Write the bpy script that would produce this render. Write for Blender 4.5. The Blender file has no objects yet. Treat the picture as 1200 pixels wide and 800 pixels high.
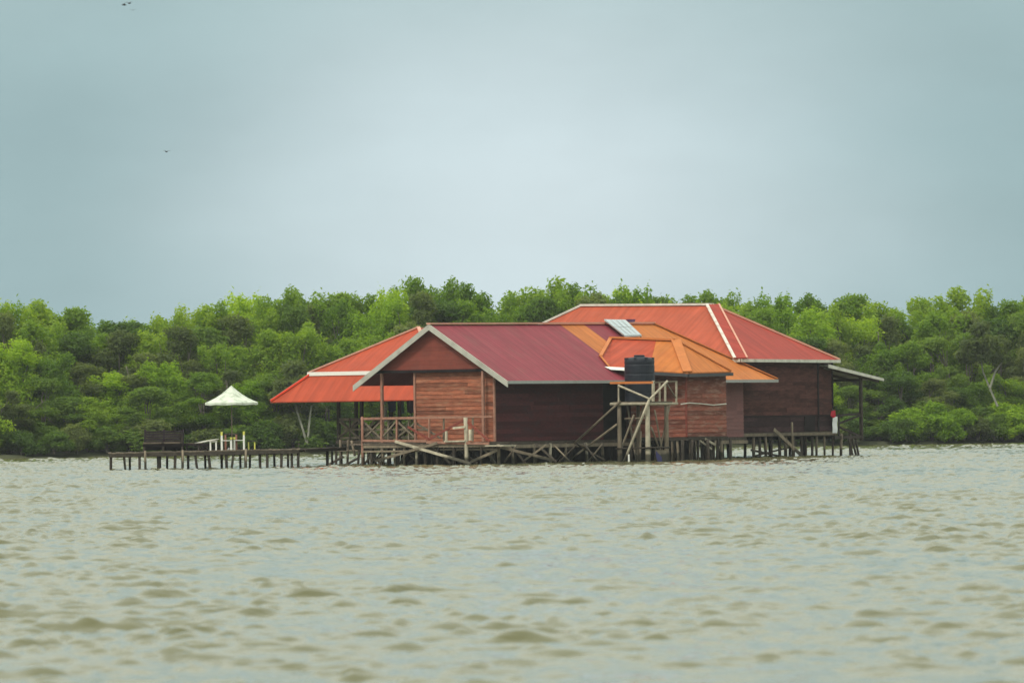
import bpy, math, random
import numpy as np
from mathutils import Vector, Matrix
R = math.radians
random.seed(7); rng = np.random.default_rng(7)
S = bpy.context.scene
COL = S.collection

# ------------------------------------------------------------------ camera
F, HC, HOR, ROLL = 7000.0, 2.0, 89.0, R(0.75)      # focal length in photo pixels, eye height, horizon offset, roll
cd = bpy.data.cameras.new('camera'); cam = bpy.data.objects.new('camera', cd); COL.objects.link(cam)
cd.sensor_width = 36; cd.lens = F / 1200 * 36
cd.clip_start = 1; cd.clip_end = 20000
cam.location = (0, 0, HC)
cam.rotation_euler = (Matrix.Rotation(R(90) + math.atan(HOR / F), 3, 'X') @ Matrix.Rotation(-ROLL, 3, 'Z')).to_euler()
cd.dof.use_dof = True; cd.dof.focus_distance = 262; cd.dof.aperture_fstop = 4.5
S.camera = cam

# ------------------------------------------------------------------ sky and sun
w = bpy.data.worlds.new('World'); S.world = w; w.use_nodes = True
nt = w.node_tree; nt.nodes.clear(); N = nt.nodes.new; L = nt.links.new
SUN_EL, SUN_AZ = R(50), R(222)                     # azimuth clockwise from +Y
sky = N('ShaderNodeTexSky'); sky.sky_type = 'NISHITA'; sky.sun_disc = False
sky.sun_elevation = SUN_EL; sky.sun_rotation = SUN_AZ; sky.dust_density = 3; sky.air_density = 1
tc = N('ShaderNodeTexCoord')
nrm = N('ShaderNodeVectorMath'); nrm.operation = 'NORMALIZE'; L(tc.outputs['Generated'], nrm.inputs[0])
# thin bright patch of the overcast, low over the far shore
d0 = Vector((0.005, 1, 0.034)).normalized()
sub = N('ShaderNodeVectorMath'); sub.operation = 'SUBTRACT'; L(nrm.outputs[0], sub.inputs[0]); sub.inputs[1].default_value = d0
scl = N('ShaderNodeVectorMath'); scl.operation = 'MULTIPLY'; L(sub.outputs[0], scl.inputs[0]); scl.inputs[1].default_value = (1.0, 1.0, 1.35)
nz = N('ShaderNodeTexNoise'); nz.inputs['Scale'].default_value = 14; nz.inputs['Detail'].default_value = 2
strn = N('ShaderNodeVectorMath'); strn.operation = 'MULTIPLY'; L(nrm.outputs[0], strn.inputs[0]); strn.inputs[1].default_value = (1, 1, 2.0); L(strn.outputs[0], nz.inputs['Vector'])
ln = N('ShaderNodeVectorMath'); ln.operation = 'LENGTH'; L(scl.outputs[0], ln.inputs[0])
ad = N('ShaderNodeMath'); ad.operation = 'MULTIPLY_ADD'; L(nz.outputs['Fac'], ad.inputs[0]); ad.inputs[1].default_value = 0.03; L(ln.outputs['Value'], ad.inputs[2])
cr = N('ShaderNodeValToRGB'); L(ad.outputs[0], cr.inputs[0])
e = cr.color_ramp.elements; cr.color_ramp.interpolation = 'EASE'
e[0].position = 0.016; e[0].color = (.665, .785, .825, 1)
e[1].position = 0.104; e[1].color = (.335, .48, .505, 1)
# the cloud cover gets brighter towards the zenith
sx = N('ShaderNodeSeparateXYZ'); L(nrm.outputs[0], sx.inputs[0])
mr = N('ShaderNodeMapRange'); L(sx.outputs['Z'], mr.inputs['Value']); mr.inputs['From Min'].default_value = 0.055; mr.inputs['From Max'].default_value = 0.36
mr.inputs['To Min'].default_value = 1; mr.inputs['To Max'].default_value = 2.3
mu = N('ShaderNodeVectorMath'); mu.operation = 'SCALE'; L(cr.outputs[0], mu.inputs[0]); 
m10 = N('ShaderNodeMath'); m10.operation = 'MULTIPLY'; L(mr.outputs[0], m10.inputs[0]); m10.inputs[1].default_value = 10.0
L(m10.outputs[0], mu.inputs['Scale'])
mz = N('ShaderNodeMapRange'); L(sx.outputs['Z'], mz.inputs['Value']); mz.inputs['From Min'].default_value = 0.05; mz.inputs['From Max'].default_value = 0.3
wm = N('ShaderNodeMix'); wm.data_type = 'RGBA'; L(mz.outputs[0], wm.inputs[0]); L(cr.outputs[0], wm.inputs[6]); wm.inputs[7].default_value = (.54, .575, .515, 1); L(wm.outputs[2], mu.inputs[0])
mix = N('ShaderNodeMix'); mix.data_type = 'RGBA'; mix.inputs[0].default_value = 0.97
nc = N('ShaderNodeTexNoise'); nc.inputs['Scale'].default_value = 22; nc.inputs['Detail'].default_value = 5; nc.inputs['Roughness'].default_value = .55
stc = N('ShaderNodeVectorMath'); stc.operation = 'MULTIPLY'; L(nrm.outputs[0], stc.inputs[0]); stc.inputs[1].default_value = (1, 1, 2.4); L(stc.outputs[0], nc.inputs['Vector'])
mc = N('ShaderNodeMapRange'); L(nc.outputs['Fac'], mc.inputs['Value']); mc.inputs['From Min'].default_value = .3; mc.inputs['From Max'].default_value = .7; mc.inputs['To Min'].default_value = .955; mc.inputs['To Max'].default_value = 1.045
mcs = N('ShaderNodeVectorMath'); mcs.operation = 'SCALE'; L(mu.outputs[0], mcs.inputs[0]); L(mc.outputs[0], mcs.inputs['Scale'])
L(sky.outputs[0], mix.inputs[6]); L(mcs.outputs[0], mix.inputs[7])
bg = N('ShaderNodeBackground'); bg.inputs['Strength'].default_value = 0.1; L(mix.outputs[2], bg.inputs['Color'])
wo = N('ShaderNodeOutputWorld'); L(bg.outputs[0], wo.inputs['Surface'])
sd = bpy.data.lights.new('sun', 'SUN'); so = bpy.data.objects.new('sun', sd); COL.objects.link(so)
sd.energy = 2.0; sd.angle = R(10); sd.color = (1, .95, .86)
sdir = Vector((math.sin(SUN_AZ) * math.cos(SUN_EL), math.cos(SUN_AZ) * math.cos(SUN_EL), math.sin(SUN_EL)))
so.rotation_euler = sdir.to_track_quat('Z', 'Y').to_euler(); so.location = sdir * 500
S.view_settings.view_transform = 'Standard'; S.view_settings.look = 'None'
S.view_settings.exposure = 0.0; S.view_settings.gamma = 1; S.view_settings.use_curve_mapping = False
S.render.engine = 'CYCLES'; S.cycles.max_bounces = 6; S.cycles.use_denoising = True

# ------------------------------------------------------------------ measuring: photo pixel <-> place
cR, sR = math.cos(ROLL), math.sin(ROLL)
def at(px, py, Y):                                  # point seen at photo pixel (px, py) at distance Y
    dx, dy = px - 600, py - 400
    a, b = dx * cR - dy * sR, dy * cR + dx * sR
    return Vector((a * Y / F, Y, HC + (HOR - b) * Y / F))
def z_for(X, Y, py):                                # height that shows at row py above place (X, Y)
    a = X / Y * F
    b = ((py - 400) + a * sR) / cR
    return HC + (HOR - b) * Y / F
# the house frame: v runs right and nearer, u runs right and away
A_ = R(35); sa, ca = math.sin(A_), math.cos(A_)
Y0 = 255.0; X0 = -6.6 * Y0 / F
def W(v, u, z=0): return Vector((X0 + u * sa + v * ca, Y0 + u * ca - v * sa, z))
def zz(v, u, py): p = W(v, u); return z_for(p.x, p.y, py)
def v_at(px, u, py=450):
    k = ((px - 600) * cR - (py - 400) * sR) / F
    return (k * (Y0 + u * ca) - X0 - u * sa) / (ca + k * sa)
def u_at(px, v, py=450):
    k = ((px - 600) * cR - (py - 400) * sR) / F
    return (X0 + v * ca - k * (Y0 - v * sa)) / (k * ca - sa)
def PU(px, py, u): v = v_at(px, u, py); return Vector((v, u, zz(v, u, py)))    # point on the plane u = const
def PV(px, py, v): u = u_at(px, v, py); return Vector((v, u, zz(v, u, py)))    # point on the plane v = const

# ------------------------------------------------------------------ materials
def mat(name, col, rough=.7, var=.12, scale=3, island=0., bump=0., bscale=20, stain=None, stain_amt=.5, stain_scale=1.2,
        wave=None, stretch=(1, 1, 1), metal=0., spec=.3, objvar=0., tide=False):
    m = bpy.data.materials.new(name); m.use_nodes = True; t = m.node_tree; b = t.nodes['Principled BSDF']
    n = t.nodes.new; l = t.links.new
    b.inputs['Roughness'].default_value = rough; b.inputs['Metallic'].default_value = metal
    b.inputs['Specular IOR Level'].default_value = spec
    tc = n('ShaderNodeTexCoord'); mp = n('ShaderNodeMapping'); l(tc.outputs['Object'], mp.inputs[0]); mp.inputs['Scale'].default_value = stretch
    no = n('ShaderNodeTexNoise'); l(mp.outputs[0], no.inputs['Vector']); no.inputs['Scale'].default_value = scale; no.inputs['Detail'].default_value = 6
    no.inputs['Roughness'].default_value = .65
    rp = n('ShaderNodeMapRange'); l(no.outputs['Fac'], rp.inputs['Value']); rp.inputs['From Min'].default_value = .3; rp.inputs['From Max'].default_value = .7
    rp.inputs['To Min'].default_value = 1 - var; rp.inputs['To Max'].default_value = 1 + var
    val = rp.outputs[0]
    if island:
        g = n('ShaderNodeNewGeometry'); r2 = n('ShaderNodeMapRange'); l(g.outputs['Random Per Island'], r2.inputs['Value'])
        r2.inputs['To Min'].default_value = 1 - island; r2.inputs['To Max'].default_value = 1 + island
        mm = n('ShaderNodeMath'); mm.operation = 'MULTIPLY'; l(val, mm.inputs[0]); l(r2.outputs[0], mm.inputs[1]); val = mm.outputs[0]
    if objvar:
        g = n('ShaderNodeObjectInfo'); r2 = n('ShaderNodeMapRange'); l(g.outputs['Random'], r2.inputs['Value'])
        r2.inputs['To Min'].default_value = 1 - objvar; r2.inputs['To Max'].default_value = 1 + objvar
        mm = n('ShaderNodeMath'); mm.operation = 'MULTIPLY'; l(val, mm.inputs[0]); l(r2.outputs[0], mm.inputs[1]); val = mm.outputs[0]
    sc = n('ShaderNodeVectorMath'); sc.operation = 'SCALE'; sc.inputs[0].default_value = col[:3]; l(val, sc.inputs['Scale'])
    out = sc.outputs[0]
    if stain:
        n2 = n('ShaderNodeTexNoise'); l(mp.outputs[0], n2.inputs['Vector']); n2.inputs['Scale'].default_value = stain_scale; n2.inputs['Detail'].default_value = 5
        r3 = n('ShaderNodeMapRange'); l(n2.outputs['Fac'], r3.inputs['Value']); r3.inputs['From Min'].default_value = .5; r3.inputs['From Max'].default_value = .72
        r3.inputs['To Max'].default_value = stain_amt
        mx = n('ShaderNodeMix'); mx.data_type = 'RGBA'; l(r3.outputs[0], mx.inputs[0]); l(out, mx.inputs[6]); mx.inputs[7].default_value = (*stain, 1)
        out = mx.outputs[2]
    if tide:
        g2 = n('ShaderNodeNewGeometry'); sz = n('ShaderNodeSeparateXYZ'); l(g2.outputs['Position'], sz.inputs[0])
        nn = n('ShaderNodeTexNoise'); l(tc.outputs['Object'], nn.inputs['Vector']); nn.inputs['Scale'].default_value = 3
        am = n('ShaderNodeMath'); am.operation = 'MULTIPLY_ADD'; l(nn.outputs['Fac'], am.inputs[0]); am.inputs[1].default_value = -.35; l(sz.outputs['Z'], am.inputs[2])
        r4 = n('ShaderNodeMapRange'); l(am.outputs[0], r4.inputs['Value']); r4.inputs['From Min'].default_value = .12; r4.inputs['From Max'].default_value = .24; r4.inputs['To Min'].default_value = .85; r4.inputs['To Max'].default_value = 0
        mt_ = n('ShaderNodeMix'); mt_.data_type = 'RGBA'; l(r4.outputs[0], mt_.inputs[0]); l(out, mt_.inputs[6]); mt_.inputs[7].default_value = (.022, .022, .014, 1); out = mt_.outputs[2]
    if wave:
        ms = n('ShaderNodeMapping'); l(tc.outputs['Object'], ms.inputs[0]); ms.inputs['Scale'].default_value = (.25, 3.2, .25) if wave == 'Y' else (3.2, .25, .25)
        ns = n('ShaderNodeTexNoise'); l(ms.outputs[0], ns.inputs['Vector']); ns.inputs['Scale'].default_value = 1.3; ns.inputs['Detail'].default_value = 4
        r5 = n('ShaderNodeMapRange'); l(ns.outputs['Fac'], r5.inputs['Value']); r5.inputs['From Min'].default_value = .3; r5.inputs['From Max'].default_value = .7; r5.inputs['To Min'].default_value = .82; r5.inputs['To Max'].default_value = 1.16
        s5 = n('ShaderNodeVectorMath'); s5.operation = 'SCALE'; l(out, s5.inputs[0]); l(r5.outputs[0], s5.inputs['Scale']); out = s5.outputs[0]
    l(out, b.inputs['Base Color'])
    hgt = None
    if wave:
        wv = n('ShaderNodeTexWave'); l(tc.outputs['Object'], wv.inputs['Vector']); wv.bands_direction = wave; wv.inputs['Scale'].default_value = 1.35; hgt = wv.outputs['Fac']
        bp = n('ShaderNodeBump'); bp.inputs['Strength'].default_value = .22; bp.inputs['Distance'].default_value = .02; l(hgt, bp.inputs['Height']); l(bp.outputs[0], b.inputs['Normal'])
    elif bump:
        nb = n('ShaderNodeTexNoise'); l(mp.outputs[0], nb.inputs['Vector']); nb.inputs['Scale'].default_value = bscale; nb.inputs['Detail'].default_value = 4
        bp = n('ShaderNodeBump'); bp.inputs['Strength'].default_value = bump; bp.inputs['Distance'].default_value = .02; l(nb.outputs['Fac'], bp.inputs['Height']); l(bp.outputs[0], b.inputs['Normal'])
    return m
ROOF = dict(rough=.6, var=.09, scale=1.5, stain_amt=.45, spec=.14)
M = {}
M['maroon'] = mat('maroon_sheet', (.225, .036, .05), wave='Y', stain=(.20, .065, .065), **ROOF)
M['orange'] = mat('orange_sheet', (.47, .15, .035), wave='Y', stain=(.42, .11, .03), **ROOF)
M['orange2'] = mat('orange_sheet_across', (.47, .15, .035), wave='X', stain=(.42, .11, .03), **ROOF)
M['brick'] = mat('brick_red_sheet', (.38, .075, .036), wave='X', stain=(.33, .08, .04), **ROOF)
M['red'] = mat('red_sheet_across', (.38, .06, .026), wave='X', stain=(.31, .055, .028), **ROOF)
M['redy'] = mat('red_sheet_along', (.32, .042, .028), wave='Y', stain=(.27, .045, .03), **ROOF)  # darker red, holds the shade on the main roof's hipped end
M['scarlet'] = mat('scarlet_paint', (.75, .06, .015), rough=.4)
M['salmon'] = mat('salmon_cap', (.60, .30, .21), rough=.5, stain=(.5, .35, .25))
M['white'] = mat('weathered_white', (.62, .60, .52), rough=.6, stain=(.32, .29, .22), stain_amt=.6, stain_scale=2.5)
M['cap_white'] = mat('cap_white', (.62, .57, .50), rough=.6, stain=(.42, .2, .13), stain_amt=.7, stain_scale=2.2)
M['barge'] = mat('barge_paint', (.44, .42, .36), rough=.75, stain=(.24, .22, .18), stain_scale=2)
M['bright'] = mat('bright_white', (.8, .79, .72), rough=.5, var=.05)
M['grey_fascia'] = mat('grey_fascia', (.36, .36, .34), rough=.7, stain=(.18, .17, .14), stain_scale=3)
M['gutter'] = mat('dark_gutter', (.06, .06, .065), rough=.5)
M['gable'] = mat('gable_board', (.20, .045, .03), rough=.8, stain=(.12, .04, .03), island=.12)
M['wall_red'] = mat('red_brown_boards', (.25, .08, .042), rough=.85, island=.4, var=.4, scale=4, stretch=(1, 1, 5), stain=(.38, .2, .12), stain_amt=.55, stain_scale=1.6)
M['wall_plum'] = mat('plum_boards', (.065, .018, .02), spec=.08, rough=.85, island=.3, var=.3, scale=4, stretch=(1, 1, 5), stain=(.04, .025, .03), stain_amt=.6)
M['wall_annex'] = mat('annex_boards', (.20, .062, .04), rough=.85, island=.42, var=.35, scale=4, stretch=(1, 1, 5), stain=(.33, .2, .15), stain_amt=.7, stain_scale=1.8)
M['wall_lilac'] = mat('lilac_boards', (.20, .09, .085), rough=.85, island=.12, var=.15, scale=4, stretch=(1, 1, 5))
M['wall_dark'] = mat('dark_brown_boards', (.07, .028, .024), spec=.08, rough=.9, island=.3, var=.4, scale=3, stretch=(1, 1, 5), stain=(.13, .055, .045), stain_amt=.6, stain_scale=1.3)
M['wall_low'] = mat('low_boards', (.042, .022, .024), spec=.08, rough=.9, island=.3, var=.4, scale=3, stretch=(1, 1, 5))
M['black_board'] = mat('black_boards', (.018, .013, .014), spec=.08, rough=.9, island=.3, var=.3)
M['wood'] = mat('weathered_wood', (.17, .135, .095), rough=.9, island=.3, var=.35, scale=5, stretch=(1, 1, .3), objvar=.3, tide=True)
M['pale_wood'] = mat('pale_wood', (.40, .35, .26), rough=.9, island=.2, var=.3, scale=5, objvar=.15, tide=True)
M['rose_wood'] = mat('rose_wood', (.30, .15, .105), rough=.9, island=.2, var=.3, scale=5, tide=True)
M['dark_wood'] = mat('dark_timber', (.055, .045, .036), spec=.08, rough=.8, island=.3, var=.4, scale=5, objvar=.35)  # plain dark timber tone, varied at random from piece to piece
M['floor'] = mat('deck_boards', (.13, .10, .075), rough=.9, island=.3, var=.3)
M['tank'] = mat('black_plastic', (.010, .013, .022), rough=.5, var=.1)
M['cream'] = mat('cream_canvas', (.60, .64, .53), rough=.9, var=.1, scale=4, stain=(.2, .24, .16), stain_amt=.75, stain_scale=3.2)
M['yellow'] = mat('yellow_paint', (.62, .60, .12), rough=.6)
M['glass'] = mat('panel_glass', (.36, .42, .45), rough=.15, var=.05, spec=.8)
M['alu'] = mat('aluminium', (.55, .55, .53), rough=.35, metal=.6)
M['orange_paint'] = mat('orange_paint', (.50, .16, .04), rough=.6)
M['flag_red'] = mat('flag_red', (.42, .01, .03), rough=.8, var=.1)
M['flag_white'] = mat('flag_white', (.75, .75, .76), rough=.8, var=.05)
M['cloth_blue'] = mat('blue_cloth', (.03, .05, .13), rough=.9, island=.3)
M['cloth_teal'] = mat('teal_cloth', (.08, .17, .18), rough=.9)
M['cloth_violet'] = mat('violet_cloth', (.10, .06, .13), rough=.9)
M['blue_plastic'] = mat('blue_plastic', (.03, .025, .12), rough=.5)
M['bird'] = mat('bird_grey', (.06, .065, .07), rough=.9)
M['bark'] = mat('grey_bark', (.16, .14, .11), rough=.95, var=.3, scale=4, stretch=(1, 1, .3))
M['pale_bark'] = mat('pale_bark', (.20, .20, .155), rough=.95, var=.3, scale=4, stretch=(1, 1, .3))
M['mud'] = mat('mud', (.065, .07, .035), rough=.8, var=.3, scale=1.5)

# ------------------------------------------------------------------ mesh builder
class MB:
    def __init__(s): s.v = []; s.f = []
    def add(s, vs, fs):
        o = len(s.v); s.v += [tuple(p) for p in vs]; s.f += [[i + o for i in f] for f in fs]
    def prism(s, poly, off):                         # closed solid: polygon (any plane) pushed by a vector
        off = Vector(off); P = [Vector(p) for p in poly]; n = len(P)
        nor = Vector((0, 0, 0))
        for i in range(n): nor += (P[i] - P[0]).cross(P[(i + 1) % n] - P[0])
        if nor.dot(off) > 0: P.reverse()
        s.add(P + [p + off for p in P], [list(range(n)), list(range(2 * n - 1, n - 1, -1))] + [[i, i + n, (i + 1) % n + n, (i + 1) % n] for i in range(n)])
    def box(s, a, b):
        x0, y0, z0 = [min(a[i], b[i]) for i in range(3)]; x1, y1, z1 = [max(a[i], b[i]) for i in range(3)]
        s.prism([(x0, y0, z1), (x1, y0, z1), (x1, y1, z1), (x0, y1, z1)], (0, 0, z0 - z1))
    def bar(s, p, q, w_=.08, h_=.08, up=(0, 0, 1)):
        p, q, up = Vector(p), Vector(q), Vector(up); d = (q - p)
        if abs(d.normalized().dot(up)) > .98: up = Vector((0, 1, 0))
        sd = d.cross(up).normalized() * w_ / 2; uu = sd.cross(d).normalized() * h_ / 2
        s.prism([p + sd + uu, p - sd + uu, p - sd - uu, p + sd - uu], d)
    def pole(s, p, q, r0, r1=None, n=8, bend=0):     # round log, slightly crooked
        p, q = Vector(p), Vector(q); r1 = r0 * .85 if r1 is None else r1; d = q - p
        a = d.orthogonal().normalized(); b = d.cross(a).normalized(); segs = 4; vs = []; off = Vector((random.uniform(-1, 1), random.uniform(-1, 1), 0)) * bend
        for i in range(segs + 1):
            t = i / segs; c = p + d * t + off * math.sin(t * math.pi); r = r0 + (r1 - r0) * t
            for k in range(n):
                an = 2 * math.pi * k / n; vs.append(c + (a * math.cos(an) + b * math.sin(an)) * r)
        fs = [[i * n + k, i * n + (k + 1) % n, (i + 1) * n + (k + 1) % n, (i + 1) * n + k] for i in range(segs) for k in range(n)]
        s.add(vs, fs + [list(range(n - 1, -1, -1)), list(range(segs * n, segs * n + n))])
    def boards(s, a, b, z0, z1, h=.17, t=.017, side=1, top=None):   # lapped horizontal boards between plan points a and b
        a, b = Vector((a[0], a[1], 0)), Vector((b[0], b[1], 0)); d = (b - a); Ln = d.length; d.normalize(); nn = Vector((d.y, -d.x, 0)) * side
        s.prism([a + Vector((0, 0, z0)), b + Vector((0, 0, z0)), b + Vector((0, 0, z1)), a + Vector((0, 0, z1))], -nn * .06)
        z = z0
        while z < z1 - .02:
            zt = min(z + h, z1); x = 0
            while x < Ln - .01:
                e = min(x + random.uniform(1.3, 3.6), Ln)
                if Ln - e < .4: e = Ln
                o1 = nn * (t + random.uniform(0, .012)); dz = random.uniform(-.006, .006)
                P, Q = a + d * (x + .003), a + d * (e - .003)
                s.add([P + nn * .003 + Vector((0, 0, zt - .004)), Q + nn * .003 + Vector((0, 0, zt - .004)), Q + o1 + Vector((0, 0, z + dz)), P + o1 + Vector((0, 0, z + dz)),
                       P + nn * .003 + Vector((0, 0, z + dz)), Q + nn * .003 + Vector((0, 0, z + dz))], [[0, 1, 2, 3], [3, 2, 5, 4], [0, 3, 4], [1, 5, 2]])
                x = e
            z = zt
    def build(s, name, m, parent=None, org=None, smooth=False):
        me = bpy.data.meshes.new(name); o = Vector(org) if org is not None else (Vector(parent['_org']) if parent is not None and '_org' in parent else Vector((0, 0, 0)))
        me.from_pydata([tuple(Vector(p) - o) for p in s.v], [], s.f); me.materials.append(m); me.update()
        if smooth: me.shade_smooth()
        ob = bpy.data.objects.new(name, me); COL.objects.link(ob)
        if parent is not None:
            ob.parent = parent
            if '_org' in parent and parent.type != 'EMPTY': pass
        return ob
def tag(o, label, cat, group=None, kind=None):
    if label: o['label'] = label
    if cat: o['category'] = cat
    if group: o['group'] = group
    if kind: o['kind'] = kind
    return o
def thing(name, label, cat, org, group=None, house=True):       # org in house coordinates (v, u, z) or in world coordinates
    o = bpy.data.objects.new(name, None); COL.objects.link(o); o.empty_display_size = .3
    o['_org'] = tuple(org)
    if house: o.location = W(*org); o.rotation_euler = (0, 0, -A_)
    else: o.location = org
    return tag(o, label, cat, group)
def part(root, name, m, fn, parent=None, label=None, smooth=False):   # fn fills a builder in the root's coordinates
    b = MB(); fn(b); o = b.build(name, m, parent or root, org=Vector(root['_org']), smooth=smooth)
    if label: o['label'] = label
    return o

# ------------------------------------------------------------------ water
def build_water():
    k = np.arange(-.115, .1151, .00026); kw = np.arange(.116, .34, .0009); k = np.concatenate([[-9, -3, -1, -.5], -kw[::-1], k, kw, [.5, 1, 3, 9]])
    ys = [22.0]
    while ys[-1] < 372: ys.append(ys[-1] + .07 + .14 * max(ys[-1] - 40, 0) / 300)
    ys = np.array([-900, -300, -80, 0, 14, 20] + ys + [380, 420, 600, 1500, 9000.])
    Yg, Kg = np.meshgrid(ys, k, indexing='ij'); Xg = Kg * np.maximum(Yg, 40)
    Z = np.zeros_like(Xg); r = np.random.default_rng(3)
    n = 120; lam = np.exp(r.uniform(np.log(.2), np.log(1.35), n)); amp = .0020 * lam ** .72
    th = r.normal(0, 1, n) * np.where(lam > .6, R(20), R(34)) + R(-90) + R(6); ph = r.uniform(0, 6.28, n)
    wx = .25 * np.sin(Xg * .9 + Yg * .31) + .3 * np.sin(Yg * .47 - Xg * .4)
    for i in range(n):
        q = 2 * np.pi / lam[i]
        Z += amp[i] * np.sin(q * ((Xg + wx) * np.cos(th[i]) + (Yg + .5 * wx) * np.sin(th[i])) + ph[i])
    gust = 1 + .28 * np.sin(Xg * .21 + Yg * .083 + 1) * np.sin(Yg * .061 - Xg * .12)
    Z = Z * gust; sg = Z.std(); Z = Z + 1.9 * np.maximum(Z - 1.0 * sg, 0) + .35 * np.minimum(Z, 0) * 0   # sharper crests
    fade = np.clip((.345 - np.abs(Kg)) / .03, 0, 1) * np.clip((Yg - 20) / 4, 0, 1) * np.clip((376 - Yg) / 6, 0, 1)
    Z *= fade
    nr, nc = Xg.shape; me = bpy.data.meshes.new('water')
    co = np.stack([Xg, Yg, Z], -1).reshape(-1, 3).astype(np.float32)
    idx = np.arange(nr * nc).reshape(nr, nc)
    q = np.stack([idx[:-1, :-1], idx[:-1, 1:], idx[1:, 1:], idx[1:, :-1]], -1).reshape(-1, 4)
    me.vertices.add(len(co)); me.vertices.foreach_set('co', co.ravel())
    me.loops.add(q.size); me.loops.foreach_set('vertex_index', q.ravel().astype(np.int32))
    me.polygons.add(len(q)); me.polygons.foreach_set('loop_start', np.arange(0, q.size, 4, dtype=np.int32))
    me.polygons.foreach_set('use_smooth', np.ones(len(q), bool)); me.update(calc_edges=True)
    o = bpy.data.objects.new('water', me); COL.objects.link(o); o['kind'] = 'structure'
    m = bpy.data.materials.new('muddy_water'); m.use_nodes = True; t = m.node_tree; b = t.nodes['Principled BSDF']; n_ = t.nodes.new; l = t.links.new
    b.inputs['IOR'].default_value = 1.33; b.inputs['Roughness'].default_value = .05; b.inputs['Specular IOR Level'].default_value = .5
    tc = n_('ShaderNodeTexCoord')
    no = n_('ShaderNodeTexNoise'); l(tc.outputs['Object'], no.inputs['Vector']); no.inputs['Scale'].default_value = .35; no.inputs['Detail'].default_value = 3
    mx = n_('ShaderNodeMix'); mx.data_type = 'RGBA'; l(no.outputs['Fac'], mx.inputs[0]); mx.inputs[6].default_value = (.102, .102, .048, 1); mx.inputs[7].default_value = (.135, .13, .062, 1)
    l(mx.outputs[2], b.inputs['Base Color'])
    mp = n_('ShaderNodeMapping'); l(tc.outputs['Object'], mp.inputs[0]); mp.inputs['Scale'].default_value = (.55, 1.1, 1)
    nb = n_('ShaderNodeTexNoise'); l(mp.outputs[0], nb.inputs['Vector']); nb.inputs['Scale'].default_value = 4.5; nb.inputs['Detail'].default_value = 3
    bp = n_('ShaderNodeBump'); bp.inputs['Strength'].default_value = .8; bp.inputs['Distance'].default_value = .035; l(nb.outputs['Fac'], bp.inputs['Height']); l(bp.outputs[0], b.inputs['Normal'])
    me.materials.append(m)
build_water()

# ------------------------------------------------------------------ far shore (mud bank)
def shoreY(x): return 355 + .46 * x
def build_shore():
    me = MB(); xs = np.arange(-120, 121, 1.5); prev = None; rows = [(-.8, -.6), (0, .02), (.8, .22), (4, .35), (30, .5), (400, .6), (4000, .6)]
    vs = []; fs = []
    for x in xs:
        wob = .5 * math.sin(x * .7) + .4 * math.sin(x * 1.9 + 1)
        for (dy, z) in rows: vs.append((x * (1 + max(dy, 0) / 40), shoreY(x) + dy + (wob if dy < 10 else 0), z + (.05 * math.sin(x * 3.1 + dy) if 0 < dy < 10 else 0)))
    k = len(rows)
    for i in range(len(xs) - 1):
        for j in range(k - 1): fs.append([i * k + j, (i + 1) * k + j, (i + 1) * k + j + 1, i * k + j + 1])
    me.add(vs, fs); o = me.build('shore_ground', M['mud']); o['kind'] = 'structure'
build_shore()

# ------------------------------------------------------------------ mangroves
def leaf_mat(name, c1, c2, c3):
    m = bpy.data.materials.new(name); m.use_nodes = True; t = m.node_tree; t.nodes.clear(); n = t.nodes.new; l = t.links.new
    g = n('ShaderNodeNewGeometry'); oi = n('ShaderNodeObjectInfo'); tc = n('ShaderNodeTexCoord')
    no = n('ShaderNodeTexNoise'); l(tc.outputs['Object'], no.inputs['Vector']); no.inputs['Scale'].default_value = .7; no.inputs['Detail'].default_value = 2
    a = n('ShaderNodeMath'); a.operation = 'MULTIPLY_ADD'; l(g.outputs['Random Per Island'], a.inputs[0]); a.inputs[1].default_value = .35; 
    a2 = n('ShaderNodeMath'); a2.operation = 'MULTIPLY_ADD'; l(no.outputs['Fac'], a2.inputs[0]); a2.inputs[1].default_value = .55
    a3 = n('ShaderNodeMath'); a3.operation = 'MULTIPLY_ADD'; l(oi.outputs['Random'], a3.inputs[0]); a3.inputs[1].default_value = .55; a3.inputs[2].default_value = -.22
    l(a3.outputs[0], a2.inputs[2]); l(a2.outputs[0], a.inputs[2])
    r = n('ShaderNodeValToRGB'); l(a.outputs[0], r.inputs[0]); e = r.color_ramp.elements
    e[0].position = 0.1; e[0].color = (*c1, 1); e[1].position = .95; e[1].color = (*c3, 1); x = e.new(.5); x.color = (*c2, 1)
    d = n('ShaderNodeBsdfPrincipled'); l(r.outputs[0], d.inputs['Base Color']); d.inputs['Roughness'].default_value = .55; d.inputs['Specular IOR Level'].default_value = .25
    tr = n('ShaderNodeBsdfTranslucent'); sc = n('ShaderNodeVectorMath'); sc.operation = 'MULTIPLY'; l(r.outputs[0], sc.inputs[0]); sc.inputs[1].default_value = (1.3, 1.25, .55); l(sc.outputs[0], tr.inputs['Color'])
    mx = n('ShaderNodeMixShader'); mx.inputs[0].default_value = .6; l(d.outputs[0], mx.inputs[1]); l(tr.outputs[0], mx.inputs[2])
    o = n('ShaderNodeOutputMaterial'); l(mx.outputs[0], o.inputs['Surface'])
    return m
LM = [leaf_mat('leaf_bright', (.09, .18, .02), (.19, .31, .03), (.34, .46, .045)),
      leaf_mat('leaf_mid', (.06, .125, .025), (.125, .215, .035), (.23, .335, .05)),
      leaf_mat('leaf_olive', (.085, .125, .045), (.15, .195, .06), (.25, .30, .10)),
      leaf_mat('leaf_lime', (.14, .26, .02), (.26, .41, .03), (.42, .56, .04))]
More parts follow.
